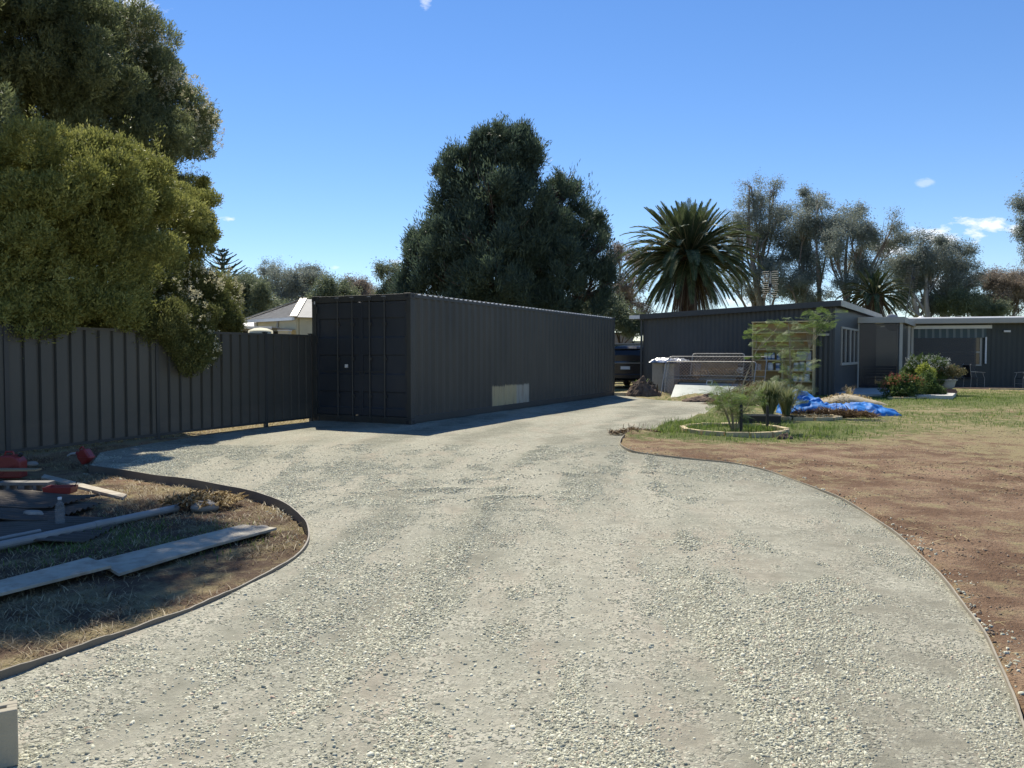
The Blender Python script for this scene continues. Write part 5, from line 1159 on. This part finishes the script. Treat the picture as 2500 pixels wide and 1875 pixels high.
for k in range(16):
    a = rg.uniform(0, 6.3); p = Vector((4.45 + rg.uniform(-.35, .35), 26.55 + rg.uniform(-.2, .2), rg.uniform(.05, .45))); d = Vector((math.cos(a), math.sin(a) * .5, rg.uniform(-.1, .9))).normalized() * rg.uniform(.15, .35)
    mb.tube([p, p + d * .5 + Vector((0, 0, .03)), p + d], [.035, .028, .012], 6)
o = mb.build('tree_stump', M_barkd, None, off=(4.45, 26.55, 0), fix=False); o.location = (4.45, 26.55, 0); tag(o, 'gnarled dug-up root stump on the dark soil heap', 'stump')
for k, (px, py, w) in enumerate(((1522, 950, 1.3), (1520, 960, 1.25), (1510, 943, .9))):
    g0 = G(px, py, .1); o = MB().box(-w / 2, -.1, 0, w / 2, .1, .14).build('timber_sleeper', M_sleeper, bevel=.01); o.location = (g0[0] + .1, 26.9 + k * .45 if k != 1 else 27.0 - .35, 0); o.rotation_euler = (0, 0, R(-8 + 6 * k))
    tag(o, ['pale garden sleeper in the middle of the bed before the car', 'pale garden sleeper nearest the driveway before the car', 'short pale garden sleeper furthest back before the car'][k], 'sleeper', 'sleepers edging the bed by the car')

# ------------------------------------------------------------------ feathery saplings
M_feath = leaf_mat('feathery_leaf', (.09, .15, .035), (.16, .25, .06), (.28, .37, .11), .42)
M_feath2 = leaf_mat('blue_feathery_leaf', (.09, .14, .05), (.16, .23, .085), (.27, .34, .14), .42)
M_stem = mat('sapling_stem', (.30, .25, .17), .7, .25, 8, bmp=.1)
def feather(V, T, st, p, d, Lf, rg, leaf=.05, droop=.5, np_=8):
    d = Vector(d).normalized(); p = Vector(p); S = 8; path = [p.copy()]; roll = rg.uniform(-1.0, 1.0)
    for i in range(S): d = (d + Vector((0, 0, -droop * 2.2 / S * (i + 1) / S))).normalized(); p = p + d * Lf / S; path.append(p.copy())
    st.tube(path, [.004 * (1 - .6 * i / S) for i in range(S + 1)], 3)
    for k in range(np_):
        s_ = .15 + .85 * k / np_; i0 = min(int(s_ * S), S - 1); c0 = path[i0].lerp(path[i0 + 1], s_ * S - i0); dd = (path[i0 + 1] - path[i0]).normalized()
        side = dd.cross(Vector((0, 0, 1)));
        if side.length < .05: side = Vector((1, 0, 0))
        side.normalize(); side = Matrix.Rotation(roll, 3, dd) @ side; upn = side.cross(dd)
        ln = Lf * .42 * math.sin(PI * (.2 + .72 * s_)) * rg.uniform(.8, 1.15); t_ = rg.random()
        for sg in (-1, 1):
            pd = (dd * .55 + side * sg * .85 + upn * rg.uniform(-.1, .25)).normalized(); pw = pd.cross(upn).normalized()
            for j in range(7):
                q0 = c0 + pd * ln * (j + .3) / 7
                for s2 in (-1, 1):
                    e = (pw * s2 * .85 + pd * .5).normalized() * leaf * rg.uniform(.7, 1.1) * (.72 - .07 * j); wv = pd * leaf * .10
                    V += [tuple(q0 - wv * .3), tuple(q0 + e * .5 + wv), tuple(q0 + e), tuple(q0 + e * .5 - wv)]; T += [t_ * .8 + .2 * rg.random()] * 4
def sapling(name, label, base, stems, mt, seed, Lf=.4, leaf=.045, group='feathery saplings'):
    t = thing(name, label, 'sapling', base, 0, group); rg = random.Random(seed); st = MB(); V = []; T = []
    for (pts_, r, nl, t0) in stems:
        P_ = [Vector(p) for p in pts_]; st.tube(P_, [r * (1 - .75 * i / (len(P_) - 1)) for i in range(len(P_))], 6)
        for k in range(nl):
            u = t0 + (1 - t0) * (k / max(1, nl - 1)); q = u * (len(P_) - 1); i0 = min(int(q), len(P_) - 2); c0 = P_[i0].lerp(P_[i0 + 1], q - i0)
            a = k * 2.4 + rg.uniform(-.4, .4); d = Vector((math.cos(a), math.sin(a), rg.uniform(.1, .8)))
            feather(V, T, st, c0, d, Lf * rg.uniform(.7, 1.15), rg, leaf)
    np_obj('leaves', np.array(V), [np.arange(len(V)).reshape(-1, 4)], mt, t, tint=T, off=base); st.build('stem', M_stem, t, off=base, fix=False)
b1 = (4.05, 14.6, 0); b1v = Vector(b1)
S1 = []
rg = random.Random(12)
for k in range(7):
    a = rg.uniform(0, 6.3); S1.append(([b1v + Vector((math.cos(a) * .03, math.sin(a) * .03, 0)), b1v + Vector((math.cos(a) * .16, math.sin(a) * .12, .35)), b1v + Vector((math.cos(a) * .38, math.sin(a) * .25, rg.uniform(.6, .8)))], .014, 11, .35))
sapling('feathery_sapling', 'bushy low sapling with feathery leaves inside the near timber ring', b1, S1, M_feath, 1, .42, .045)
b2 = (4.22, 14.95, 0); pw_ = lambda px, py, Yd: Vector(P(px, py, Yd))
sapling('feathery_sapling', 'tall thin leaning sapling with sparse feathery tufts at its tip, behind the near ring', b2,
        [([Vector(b2), pw_(1815, 935, 15), pw_(1845, 860, 15), pw_(1862, 835, 15)], .018, 5, .75),
         ([pw_(1845, 850, 15), pw_(1848, 825, 15), pw_(1840, 800, 15)], .010, 9, .5), ([pw_(1850, 853, 15), pw_(1878, 825, 15), pw_(1905, 790, 15)], .010, 5, .6), ([pw_(1850, 854, 15), pw_(1880, 848, 15), pw_(1910, 838, 15)], .008, 3, .7),
         ([pw_(1846, 862, 15), pw_(1840, 878, 15)], .006, 3, .5)], M_feath, 2, .30, .042)
b3 = (6.30, 18.2, 0); sp_ = []
rg = random.Random(31)
for (px, py) in ((1925, 780), (1930, 820), (1900, 850), (1945, 860), (1935, 900), (1915, 930), (1980, 900), (1900, 930), (1960, 950), (1925, 965), (1945, 990)):
    e_ = pw_(px, py, 18.2); s0 = Vector(b3) + Vector((0, 0, .1 + e_.z * .45)); sp_.append(([s0, s0.lerp(e_, .5) + Vector((0, 0, .06)), e_], .012, 7, .4))
sp_.append(([Vector(b3), Vector(b3) + Vector((.02, 0, 1.0)), pw_(1925, 790, 18.2)], .024, 4, .6))
sapling('feathery_sapling', 'tallest feathery sapling standing in the mulch before the shelf', b3, sp_, M_feath2, 5, .34, .045)
sp_ = []; b4 = (6.42, 18.5, 0)
for (px, py) in ((1990, 760), (1975, 780), (2010, 775), (2025, 790), (1995, 800), (2030, 765), (1965, 800)):
    e_ = pw_(px, py, 18.5); s0 = pw_(1975, 850, 18.5); sp_.append(([s0, s0.lerp(e_, .5) + Vector((0, 0, .05)), e_], .010, 6, .6))
sp_.append(([Vector(b4), pw_(1958, 930, 18.5), pw_(1978, 840, 18.5)], .02, 3, .7))
sapling('feathery_sapling', 'sapling whose flat green top spreads over the right end of the shelf', b4, sp_, M_feath, 6, .34, .045)
# grass tussock, twigs, mulch, rings
def tussock(name, label, cx, cy_, r, h_, n, mt, seed, cat='grass tussock', droop=.5, w=.010):
    g = np.random.default_rng(seed); a = g.uniform(0, 2 * PI, n); ln = h_ * g.uniform(.6, 1.15, n); out = g.uniform(.15, 1, n) * r
    S = 5; V = []; F_ = []
    u = np.linspace(0, 1, S + 1)[None, :]; rx = out[:, None] * u ** 1.2 + g.uniform(0, .06, (n, 1)); z = ln[:, None] * (np.sin(u * (PI / 2) * (1 + droop * (out / r)[:, None] * .9)))
    x = rx * np.cos(a)[:, None]; y = rx * np.sin(a)[:, None]; wx = -np.sin(a)[:, None] * w * (1 - .9 * u); wy = np.cos(a)[:, None] * w * (1 - .9 * u)
    V = np.stack([np.stack([x + wx, y + wy, z], 2), np.stack([x - wx, y - wy, z], 2)], 2).reshape(-1, 3)
    b0 = (np.arange(n) * (S + 1) * 2)[:, None] + np.arange(S)[None, :] * 2; F_ = np.stack([b0, b0 + 1, b0 + 3, b0 + 2], 2).reshape(-1, 4)
    o = np_obj(name, V, [F_], mt, tint=np.repeat(g.random(n), (S + 1) * 2)); o.location = (cx, cy_, 0); return tag(o, label, cat)
M_tus = leaf_mat('tussock_leaf', (.10, .13, .05), (.18, .22, .09), (.34, .33, .18), .4)
tussock('grass_tussock', 'spiky green tussock behind the black trough', 5.45, 17.0, .55, .75, 900, M_tus, 1); tussock('grass_tussock', 'silvery seeding tussock at the foot of the tall sapling', 5.95, 17.4, .40, .62, 520, M_tus, 2, droop=.25)
tussock('strappy_plant', 'broad-leaved green plant on the soil heap beside the car', 4.38, 26.9, .35, .55, 26, M_feath, 3, 'plant', .8, .05)
tussock('dry_weed', 'dry straggly weed sprouting at the shed corner by the shelf', 10.35, 24.6, .22, .42, 60, M_straw, 4, 'weed', .4, .010)
def twigs(name, label, cx, cy_, rx, ry, hh_, n, mt, seed, cat='heap', ln=.3):
    g = np.random.default_rng(seed); a = g.uniform(0, 2 * PI, n); r = np.sqrt(g.random(n)); x = r * np.cos(a) * rx; y = r * np.sin(a) * ry; z = hh_ * (1 - r ** 2) * g.random(n)
    d = unit(np.stack([g.normal(size=n), g.normal(size=n), g.normal(size=n) * .35], 1)) * (ln * g.uniform(.3, 1, n))[:, None]; s_ = unit(np.cross(d, np.array([0, .3, 1.0]))) * .006
    p = np.stack([x, y, z + .02], 1); V = np.stack([p - s_, p + s_, p + d * .5 + s_ + [0, 0, .02], p + d, p + d * .5 - s_ + [0, 0, .02]], 1).reshape(-1, 3)
    V[:, 2] = np.maximum(V[:, 2], .004)
    o = np_obj(name, V, [np.arange(n * 5).reshape(-1, 5)], mt, tint=np.repeat(g.random(n), 5)); o.location = (cx, cy_, 0); return tag(o, label, cat)
M_twig = leaf_mat('dead_twigs', (.09, .06, .04), (.20, .14, .09), (.42, .32, .20), .1)
twigs('brush_heap', 'long brown heap of dead roots and twigs in front of the blue tarpaulin', 7.1, 17.9, 1.0, .28, .15, 2600, M_twig, 1)
twigs('brush_heap', 'heap of dry fronds between the leaning sapling and the shelf', 6.7, 22.5, 1.1, .7, .55, 2600, M_twig, 2, ln=.6)
twigs('brush_heap', 'tangled brown brush piled between the wire gates and the shed wall', 7.0, 27.5, 1.45, .55, 1.05, 5200, M_twig, 7, ln=.5)
heap('soil_heap', 'tall rubble heap hidden behind the wire gates', 6.9, 27.6, 1.3, .5, .75, M_soilpile, 11, .7)
twigs('brush_heap', 'small clump of dry roots at the tip of the driveway edging', 2.15, 14.1, .45, .18, .10, 500, M_twig, 3, ln=.15)
twigs('brush_heap', 'tangled dead grass clump inside the left edging near its widest bend', -2.95, 7.6, .36, .30, .07, 900, M_straw2, 5, ln=.11)
twigs('dry_grass_litter', 'dry grass strewn over the low sand heap', 9.5, 22.8, .95, .55, .28, 1300, M_straw, 8, 'dry grass', .13)
o = heap('mulch_bed', 'straw-coloured mulch mound in the far timber ring', 6.35, 17.35, .62, .42, .16, mat('straw_mulch', (.52, .42, .24), .95, .4, 30, bmp=.8, bscale=40, bdist=.03), 8, .3)
twigs('mulch_straw', 'loose straw lying on the mulch mound', 6.3, 17.3, .6, .4, .10, 1200, M_straw, 6, 'straw', .14)
def ring(cx, cy_, rx, ry, n, label, group, seed, skip=()):
    rg = random.Random(seed)
    proto = MB().box(-.5, -.5, 0, .5, .5, 1).v
    for k in range(n):
        if k in skip: continue
        a = 2 * PI * k / n; x = cx + rx * math.cos(a); y = cy_ + ry * math.sin(a); tx, ty = -rx * math.sin(a), ry * math.cos(a); ln = 2 * PI * math.hypot(tx, ty) / n * .93
        o = MB().box(-ln / 2, -.045, -.03, ln / 2, .045, .085).build('timber_block', M_sleeper, bevel=.008); o.location = (x, y, 0); o.rotation_euler = (rg.uniform(-.08, .08), rg.uniform(-.04, .04), math.atan2(ty, tx) + rg.uniform(-.06, .06))
        tag(o, label, 'timber block', group)
ring(4.05, 14.6, .90, .95, 14, 'short pale timber block in the ring round the near feathery sapling', 'timber blocks of the near ring', 1)
ring(6.35, 17.35, .70, .50, 10, 'timber block edging the far mulch mound by the blue tarpaulin', 'timber blocks of the far ring', 2)
for (px, yb, yt, lab) in ((1809, 1058, 990, 'left black stake standing in the near timber ring'), (1873, 1052, 986, 'right black stake standing in the near timber ring')):
    g0 = G(px, yb); hh_ = (yb - yt) / F * g0[1]
    o = MB().prism([(-.022, -.022), (.022, -.022), (.022, .022), (-.022, .022)], -.05, hh_, 'z').add([(-.022, -.022, hh_), (.022, -.022, hh_), (.022, .022, hh_), (-.022, .022, hh_), (0, 0, hh_ + .03)], [(0, 1, 4), (1, 2, 4), (2, 3, 4), (3, 0, 4)]).build('garden_stake', M_dark); o.location = (g0[0], g0[1], 0); tag(o, lab, 'stake', 'black garden stakes')
t = thing('black_trough', 'black plastic trough standing behind the near timber ring', 'trough', (4.82, 15.55, 0), R(-8))
mb = MB(); 
for (a, b_, c_, d_) in ((-.36, -.14, .36, -.12), (-.36, .12, .36, .14), (-.36, -.12, -.34, .12), (.34, -.12, .36, .12)): mb.box(a, b_, 0, c_, d_, .22)
mb.box(-.34, -.12, 0, .34, .12, .02); mb.build('tub', M_dark, t)
MB().box(-.38, -.165, .221, .38, -.12, .24).box(-.38, .12, .221, .38, .165, .24).box(-.38, -.12, .221, -.34, .12, .24).box(.34, -.12, .221, .38, .12, .24).build('rim', mat('grey_black_rim', (.09, .09, .09), .4, bmp=0), t)
o = heap('grass_clod', 'dark clod of turf in the grass right of the near ring', 4.55, 13.35, .14, .10, .10, M_soilpile, 9, .5)

# ------------------------------------------------------------------ shrub bed by the porch
def shrub(name, label, base, lobes, lm, tufts, per, Ln, W, seed, fm=None, fl=None, fn_=0, group='shrubs in the bed by the porch', up=.5, **kw):
    t = thing(name, label, 'shrub', base, 0, group)
    mb = MB(); rg = random.Random(seed)
    for l in lobes: mb.tube([base, tuple(Vector(base).lerp(Vector(l[:3]), .5)), l[:3]], [.018, .012, .005], 5)
    mb.build('stems', M_barkd, t, off=base, fix=False)
    foliage('leaves', lm, t, base, lobes, tufts, per, Ln, W, seed, shell=(.4, 1.08), up=up, tr=.05, jit=.7, lump=.3, lfreq=4, **kw)
    if fm: foliage('flowers', fm, t, base, fl or lobes, fn_, 6, .035, .02, seed + 5, shell=(.9, 1.1), up=.8, tr=.04, jit=1.2)
    return t
def sl(px, py, Yd, r1, r2=None): return lb(px, py, Yd, r1, r2)
M_redf = leaf_mat('red_flower', (.42, .08, .06), (.55, .16, .10), (.62, .34, .20), .3); M_bush = leaf_mat('shrub_leaf', (.05, .085, .028), (.09, .14, .04), (.17, .22, .07), .35); M_lime = leaf_mat('lime_leaf', (.22, .27, .05), (.34, .38, .08), (.48, .48, .14), .45); M_silv = leaf_mat('silver_spike', (.32, .34, .30), (.48, .50, .46), (.64, .66, .62), .3)
shrub('flowering_shrub', 'shrub covered in small red flowers beside the concrete step', (12.1, 25.6, 0), [sl(2180, 948, 25.6, 24, 26), sl(2205, 942, 25.6, 26, 30), sl(2235, 948, 25.6, 22, 28), sl(2200, 962, 25.3, 30, 16)], M_bush, 900, 8, .09, .035, 1, M_redf, [sl(2180, 928, 25.5, 24, 14), sl(2210, 924, 25.5, 26, 12), sl(2240, 932, 25.5, 18, 12), sl(2160, 945, 25.5, 9, 12)], 170)
shrub('silver_shrub', 'tallest shrub with silvery white flower spikes behind the red-flowered one', (13.9, 27.6, 0), [sl(2240, 900, 27.6, 26, 28), sl(2275, 895, 27.6, 34, 26), sl(2300, 905, 27.6, 20, 22), sl(2225, 915, 27.6, 20, 30), sl(2270, 930, 27.6, 36, 26)], M_bush, 1400, 8, .09, .03, 2, M_silv, [sl(2240, 885, 27.4, 28, 16), sl(2280, 885, 27.4, 38, 18), sl(2305, 895, 27.4, 16, 16)], 230, up=1.2)
shrub('lime_shrub', 'bright lime-green shrub in the middle of the bed', (13.5, 26.7, 0), [sl(2255, 905, 26.6, 15, 16), sl(2268, 915, 26.6, 14, 14), sl(2258, 930, 26.6, 11, 14)], M_lime, 320, 7, .08, .04, 3)
shrub('green_shrub', 'small dark green shrub below the potted bush', (13.2, 25.9, 0), [sl(2268, 952, 25.8, 20, 20), sl(2290, 958, 25.8, 16, 14), sl(2262, 930, 26, 14, 18)], M_bush, 620, 8, .08, .025, 4, up=1.0)
pb = P(2311, 950, 27.5); t = thing('potted_bush', 'spreading rusty-green bush in a wide stone pot at the end of the bed', 'potted plant', (pb[0], 27.5, 0), 0)
MB().lathe([(.17, .22), (.23, .28), (.29, .50), (.33, .51), (.33, .55), (.29, .55), (.26, .50)], 24).build('pot', M_conc, t); foliage('leaves', leaf_mat('rusty_leaf', (.12, .12, .05), (.20, .17, .08), (.30, .23, .13), .3), t, (pb[0], 27.5, 0), [(pb[0] - .1, 27.5, .85, .38, .35, .18), (pb[0] + .3, 27.5, .78, .28, .3, .12)], 420, 7, .07, .025, 8, shell=(.3, 1.1), tr=.05, jit=.8)
MB().tube([(0, 0, .5), (.03, 0, .65), (-.05, 0, .85)], [.03, .02, .01], 6).tube([(.02, 0, .62), (.28, 0, .78)], [.015, .006], 5).build('stem', M_barkd, t)
for k, (dx, z_, lab) in enumerate(((-.06, 0, 'lower red brick under the wide stone pot'), (.02, .085, 'middle red brick under the wide stone pot'), (-.02, .165, 'top red paver directly under the wide stone pot'))):
    o = MB().box(-.24, -.2, 0, .24, .2, .08 if k < 2 else .05).build('brick_paver', M_brick, bevel=.005); o.location = (pb[0] + dx, 27.5, z_); o.rotation_euler = (0, 0, .15 * k); tag(o, lab, 'paver', 'bricks under the pot')
rk = random.Random(6)
edge_pts = [P(2165, 975, 25.0), P(2200, 978, 24.9), P(2235, 978, 25.0), P(2262, 977, 25.1), P(2290, 973, 25.4), P(2305, 968, 25.9), P(2320, 962, 26.7), P(2333, 955, 27.6)]
for i in range(len(edge_pts) - 1):
    a = Vector(edge_pts[i]); b_ = Vector(edge_pts[i + 1]); a.z = b_.z = 0; m_ = (a + b_) / 2; ln = (b_ - a).length * .92
    o = MB().box(-ln / 2, -.05, -.02, ln / 2, .05, .08).build('edging_stone', M_sleeper, bevel=.01); o.location = m_; o.rotation_euler = (0, 0, math.atan2(b_.y - a.y, b_.x - a.x)); tag(o, 'long pale block edging the shrub bed by the porch', 'edging block', 'blocks edging the shrub bed')
o = MB().box(0, -.05, -.02, 6.5, .05, .06).build('timber_edging', M_sleeper); o.location = (19.0, 31.9, 0); o.rotation_euler = (0, 0, R(-13)); tag(o, 'long straight timber edging along the foot of the rear house', 'edging')
o = MB().prism([(17.6, 33.2), (19.0, 32.05), (27.2, 29.95), (28, 32.4), (18.2, 35.2)], -.05, .035, 'z').build('mulch_bed_soil', M_soilpile); o.name = 'garden_soil'; tag(o, kind='structure')

# ------------------------------------------------------------------ things in the left bed
LBZ = -.045
def gl(px, py, z=LBZ): a = G(px, py, z); return (a[0], a[1])
def jerry(name, label, x, y_, z_, W, D, H, rx, ry, rz, spout=True):
    t = thing(name, label, 'fuel can', (x, y_, z_), rz, 'red fuel cans'); t.rotation_euler = (rx, ry, rz)
    pr = [(-W / 2, 0), (W / 2, 0), (W / 2, H * .72), (W * .36, H * .9), (W * .12, H), (-W * .30, H), (-W / 2, H * .84)]
    MB().prism(pr, -D / 2, D / 2, 'y').build('body', M_red, t, bevel=.02)
    MB().tube([(-W * .28, 0, H - .005), (-W * .24, 0, H + .035), (W * .05, 0, H + .035), (W * .10, 0, H - .005)], .012, 8).build('handle', M_red, t)
    for s_ in (-1, 1): MB().bar((-W * .32, s_ * (D / 2 + .001), H * .15), (W * .30, s_ * (D / 2 + .001), H * .62), .02, .006).build('rib', M_red, t)
    c_ = (W * .30, 0, H * .90)
    MB().tube([c_, (c_[0] + .03, 0, c_[2] + .04)], .022, 12).build('cap', M_dark if not spout else M_red, t)
    if spout: MB().tube([(c_[0] + .02, 0, c_[2] + .03), (c_[0] + .10, 0, c_[2] + .08), (c_[0] + .16, 0, c_[2] + .09)], [.018, .013, .011], 10).build('spout', M_lab['pale'], t)
j = G(30, 1166, -.03); jerry('fuel_can', 'large red fuel can standing at the left edge by the fence', j[0], j[1], -.03, .27, .18, .27, 0, 0, R(5), False)
j = G(213, 1134, .0); jerry('fuel_can', 'small red fuel can tipped over at the tip of the edging', j[0] + .0, j[1] + .05, .035, .16, .12, .17, 0, R(38), R(170))
def slab(name, label, cat, corners, t_, mt, bev=.003, grp=None):
    c_ = sum((Vector(p) for p in corners), Vector()) / len(corners)
    o = MB().sheet([tuple(Vector(p) - c_) for p in corners], t_).build(name, mt, bevel=bev); o.location = c_; return tag(o, label, cat, grp)
def g3(px, py, z=LBZ): a = G(px, py, z); return (a[0], a[1], z)
M_board = mat('weathered_pale_board', (.44, .40, .31), .8, .2, 3, (1, 1, 1), .25, 30, .003, dirt=(.24, .17, .12), dirt_amt=.7, dirt_scale=7)
slab('long_board', 'long pale board whose sunlit end points at the edging bend', 'board', [g3(290, 1400, .0), g3(505, 1334, .005), g3(676, 1288, .02), g3(592, 1280, .02), g3(430, 1320, .005), g3(236, 1368, .0)][:6], .02, M_board, .002, 'pale boards lying on the left lawn')
slab('long_board', 'pale board running out of the frame at the left edge', 'board', [g3(-150, 1500, .02), g3(0, 1448, .02), g3(272, 1380, .025), g3(215, 1360, .025), g3(0, 1416, .02), g3(-150, 1452, .02)], .02, M_board, .002, 'pale boards lying on the left lawn')
slab('batten', 'thin grey batten lying on the straw behind the red tray', 'batten', [g3(100, 1165, -.02), g3(300, 1214, -.02), g3(310, 1206, -.02), g3(108, 1157, -.02)], .03, M_board)
def pipe(label, p0, p1, r, mt, name='pipe'):
    p0 = Vector(p0); p1 = Vector(p1); d = p1 - p0; t_ = MB(); t = thing(name, label, 'pipe', tuple(p0), 0, 'grey pipes on the left lawn')
    k = 14; d_ = d.normalized(); x = d_.cross(Vector((0, 0, 1))).normalized(); y = x.cross(d_); vs = []; 
    for rr, e in ((r, 0), (r, 1), (r * .88, 1), (r * .88, 0)):
        for j_ in range(k): a = 2 * PI * j_ / k; vs.append(d * e + x * math.cos(a) * rr + y * math.sin(a) * rr)
    f = []
    for i in range(4):
        for j_ in range(k): f.append((i * k + j_, i * k + (j_ + 1) % k, ((i + 1) % 4) * k + (j_ + 1) % k, ((i + 1) % 4) * k + j_))
    MB().add(vs, f).build('barrel', mt, t); c_ = d * .55
    MB().tube([c_ - d_ * .04, c_ + d_ * .04], r * 1.08, 14).build('collar', mt, t)
a0 = G(-60, 1345, .0); a1_ = G(432, 1240, .0); pipe('thick grey pipe lying along the edge of the dark sheets', (a0[0], a0[1], .0), (a1_[0], a1_[1], .0), .034, M_pvc)
a0 = G(-60, 1328, .02); a1_ = G(98, 1296, .02); pipe('thin short grey pipe beside the thick one at the left edge', (a0[0], a0[1], .02), (a1_[0], a1_[1], .02), .016, M_pvc)
# dark corrugated sheets
M_csheet = mat('old_dark_sheet', (.10, .082, .062), .9, .35, 3, bmp=.3, bscale=30, bdist=.004, dirt=(.06, .05, .045), dirt_amt=.7)
for k, (px, py, ln, wd, rz, z_, lab) in enumerate(((90, 1290, 2.3, .9, R(4), .0, 'lowest dark corrugated sheet, beneath the plastic bottle'), (60, 1245, 2.2, .85, R(-3), .03, 'dark corrugated sheet lying just behind the plastic bottle'), (110, 1225, 2.0, .7, R(-10), .06, 'topmost dark corrugated sheet in front of the red tray'))):
    a0 = G(px, py, 0); t = thing('corrugated_sheet', lab, 'metal sheet', (a0[0] - .6, a0[1], LBZ + .01 + z_), rz, 'dark corrugated sheets on the left lawn')
    mb = MB(); n_ = 60; vs = []
    for i in range(n_ + 1):
        y_ = -wd / 2 + wd * i / n_; zc = .010 * math.sin(i * 2 * PI / 6)
        for e in range(9): x_ = -ln / 2 + ln * e / 8; vs.append((x_, y_, zc + .02 + .018 * math.sin(e * 1.3 + k)))
    mb.add(vs, [(i * 9 + e, i * 9 + e + 1, (i + 1) * 9 + e + 1, (i + 1) * 9 + e) for i in range(n_) for e in range(8)])
    o = mb.build('sheet', M_csheet, t, fix=False, smooth=True); md = o.modifiers.new('s', 'SOLIDIFY'); md.thickness = .003
t = thing('plastic_tray', 'red plastic tray lying on the edge of the dark sheets', 'tray', (*G(148, 1206, .02), .03), R(5))
def tapered(mb, w, d, h_, tw):
    a = [(-w / 2, -d / 2, 0), (w / 2, -d / 2, 0), (w / 2, d / 2, 0), (-w / 2, d / 2, 0)]; b_ = [(x * tw, y * tw, h_) for x, y, _ in a]; c_ = [(x * (tw - .06), y * (tw - .1), h_) for x, y, _ in a]; e = [(x * .93, y * .9, .01) for x, y, _ in a]
    mb.add(a + b_ + c_ + e, [(3, 2, 1, 0)] + [(i, (i + 1) % 4, (i + 1) % 4 + 4, i + 4) for i in range(4)] + [(i + 4, (i + 1) % 4 + 4, (i + 1) % 4 + 8, i + 8) for i in range(4)] + [(i + 8, (i + 1) % 4 + 8, (i + 1) % 4 + 12, i + 12) for i in range(4)] + [(12, 13, 14, 15)]); return mb
tapered(MB(), .25, .16, .07, 1.1).build('bin', M_red, t, bevel=.004); MB().tube([(.14, 0, .06), (.16, 0, .12), (.12, .03, .05)], .004, 5).build('wire_hook', M_dark, t)
# concrete block with holes
M_conct = mat('tan_concrete', (.40, .36, .27), .95, .14, 6, bmp=.5, bscale=90, bdist=.004, dirt=(.25, .22, .16), dirt_amt=.5, dirt_scale=6)
def besser(label, x, y_, z_, rz, w=.39, d=.19, h_=.19, mt=M_conc, up=True):
    t = thing('concrete_block', label, 'concrete block', (x, y_, z_), rz, 'concrete blocks')
    mb = MB(); wl = .032
    if up:
        mb.box(-w / 2, -d / 2, 0, w / 2, -d / 2 + wl, h_).box(-w / 2, d / 2 - wl, 0, w / 2, d / 2, h_)
        for x0 in (-w / 2, -wl / 2, w / 2 - wl): mb.box(x0, -d / 2 + wl, 0, x0 + wl, d / 2 - wl, h_ - .0005)
    else:
        mb.box(-w / 2, -d / 2, 0, w / 2, d / 2, wl).box(-w / 2, -d / 2, h_ - wl, w / 2, d / 2, h_)
        for x0 in (-w / 2, -wl / 2, w / 2 - wl): mb.box(x0, -d / 2 + .0005, wl, x0 + wl, d / 2 - .0005, h_ - wl)
    mb.build('shell', mt, t, bevel=.004); return t
c_ = G(45, 1868, 0); ra = R(31); besser('concrete block standing at the bottom left corner of the photo', c_[0] - (.195 * math.cos(ra) + .045 * math.sin(ra)), c_[1] - (.195 * math.sin(ra) - .045 * math.cos(ra)), 0.0, ra, .39, .09, .197, M_conct)
M_cdark = mat('dirty_concrete', (.20, .19, .17), .9, .25, 5, bmp=.3, dirt=(.10, .09, .08), dirt_amt=.5)
for k, (px, lab) in enumerate(((20, 'dirty block with holes at the left edge under the large red can'), (85, 'dirty block with holes beside the red tray'))):
    c_ = G(px, 1206, -.02); besser(lab, c_[0], c_[1] + .06, -.03, R(2), .27, .14, .13, M_cdark, False)
c_ = G(45, 1172, 0); o = MB().box(-.30, -.06, 0, .25, .06, .02).build('flat_board', M_wood); o.location = (c_[0] - .05, c_[1] + .05, .105); o.location.z = .10; tag(o, 'flat dark board lying on the dirty blocks by the large red can', 'board')
c_ = G(147, 1287, -.03); t = thing('plastic_bottle', 'clear empty plastic bottle standing on the dark sheets', 'bottle', (c_[0], c_[1], -.01), 0)
m, nt, b = new_mat('clear_plastic'); b.inputs['Base Color'].default_value = (.4, .42, .42, 1); b.inputs['Roughness'].default_value = .1; b.inputs['Alpha'].default_value = .18
MB().lathe([(.034, 0), (.037, .01), (.037, .05), (.034, .056), (.037, .062), (.037, .10), (.034, .106), (.037, .112), (.037, .15), (.028, .18), (.013, .20), (.013, .215)], 20).build('bottle_body', m, t, smooth=True)
MB().lathe([(.016, .214), (.016, .232), (.014, .234)], 14).build('cap', M_white, t)
for k, (px, py, s_, lab) in enumerate(((500, 1243, .11, 'largest grey rock among the dead grass beyond the thick pipe'), (640, 1300, .06, 'small reddish stone under the tip of the sunlit board'), (330, 891 + 210, .06, 'dark stone lying at the foot of the fence'), (80, 1137, .06, 'pale stone in the straw right of the large red can'), (82, 1262, .07, 'rounded stone on the dark sheets left of the bottle'))):
    c_ = G(px, py, -.02); g = np.random.default_rng(40 + k); import bmesh
    bm = bmesh.new(); bmesh.ops.create_icosphere(bm, subdivisions=3, radius=1)
    for v_ in bm.verts:
        q_ = v_.co; f_ = 1 + .5 * (float(vn(q_.x * 1.3 + k * 7, q_.y * 1.3, q_.z * 1.3, s=k)) - .5); v_.co = Vector((q_.x * s_ * f_ * 1.2, q_.y * s_ * f_ * .8, q_.z * s_ * f_ * .6))
    me = bpy.data.meshes.new('rock'); bm.to_mesh(me); bm.free(); me.materials.append(M_rock); o = bpy.data.objects.new('rock', me); COL.objects.link(o); o.location = (c_[0], c_[1], .0); tag(o, lab, 'rock', 'rocks in the left bed')
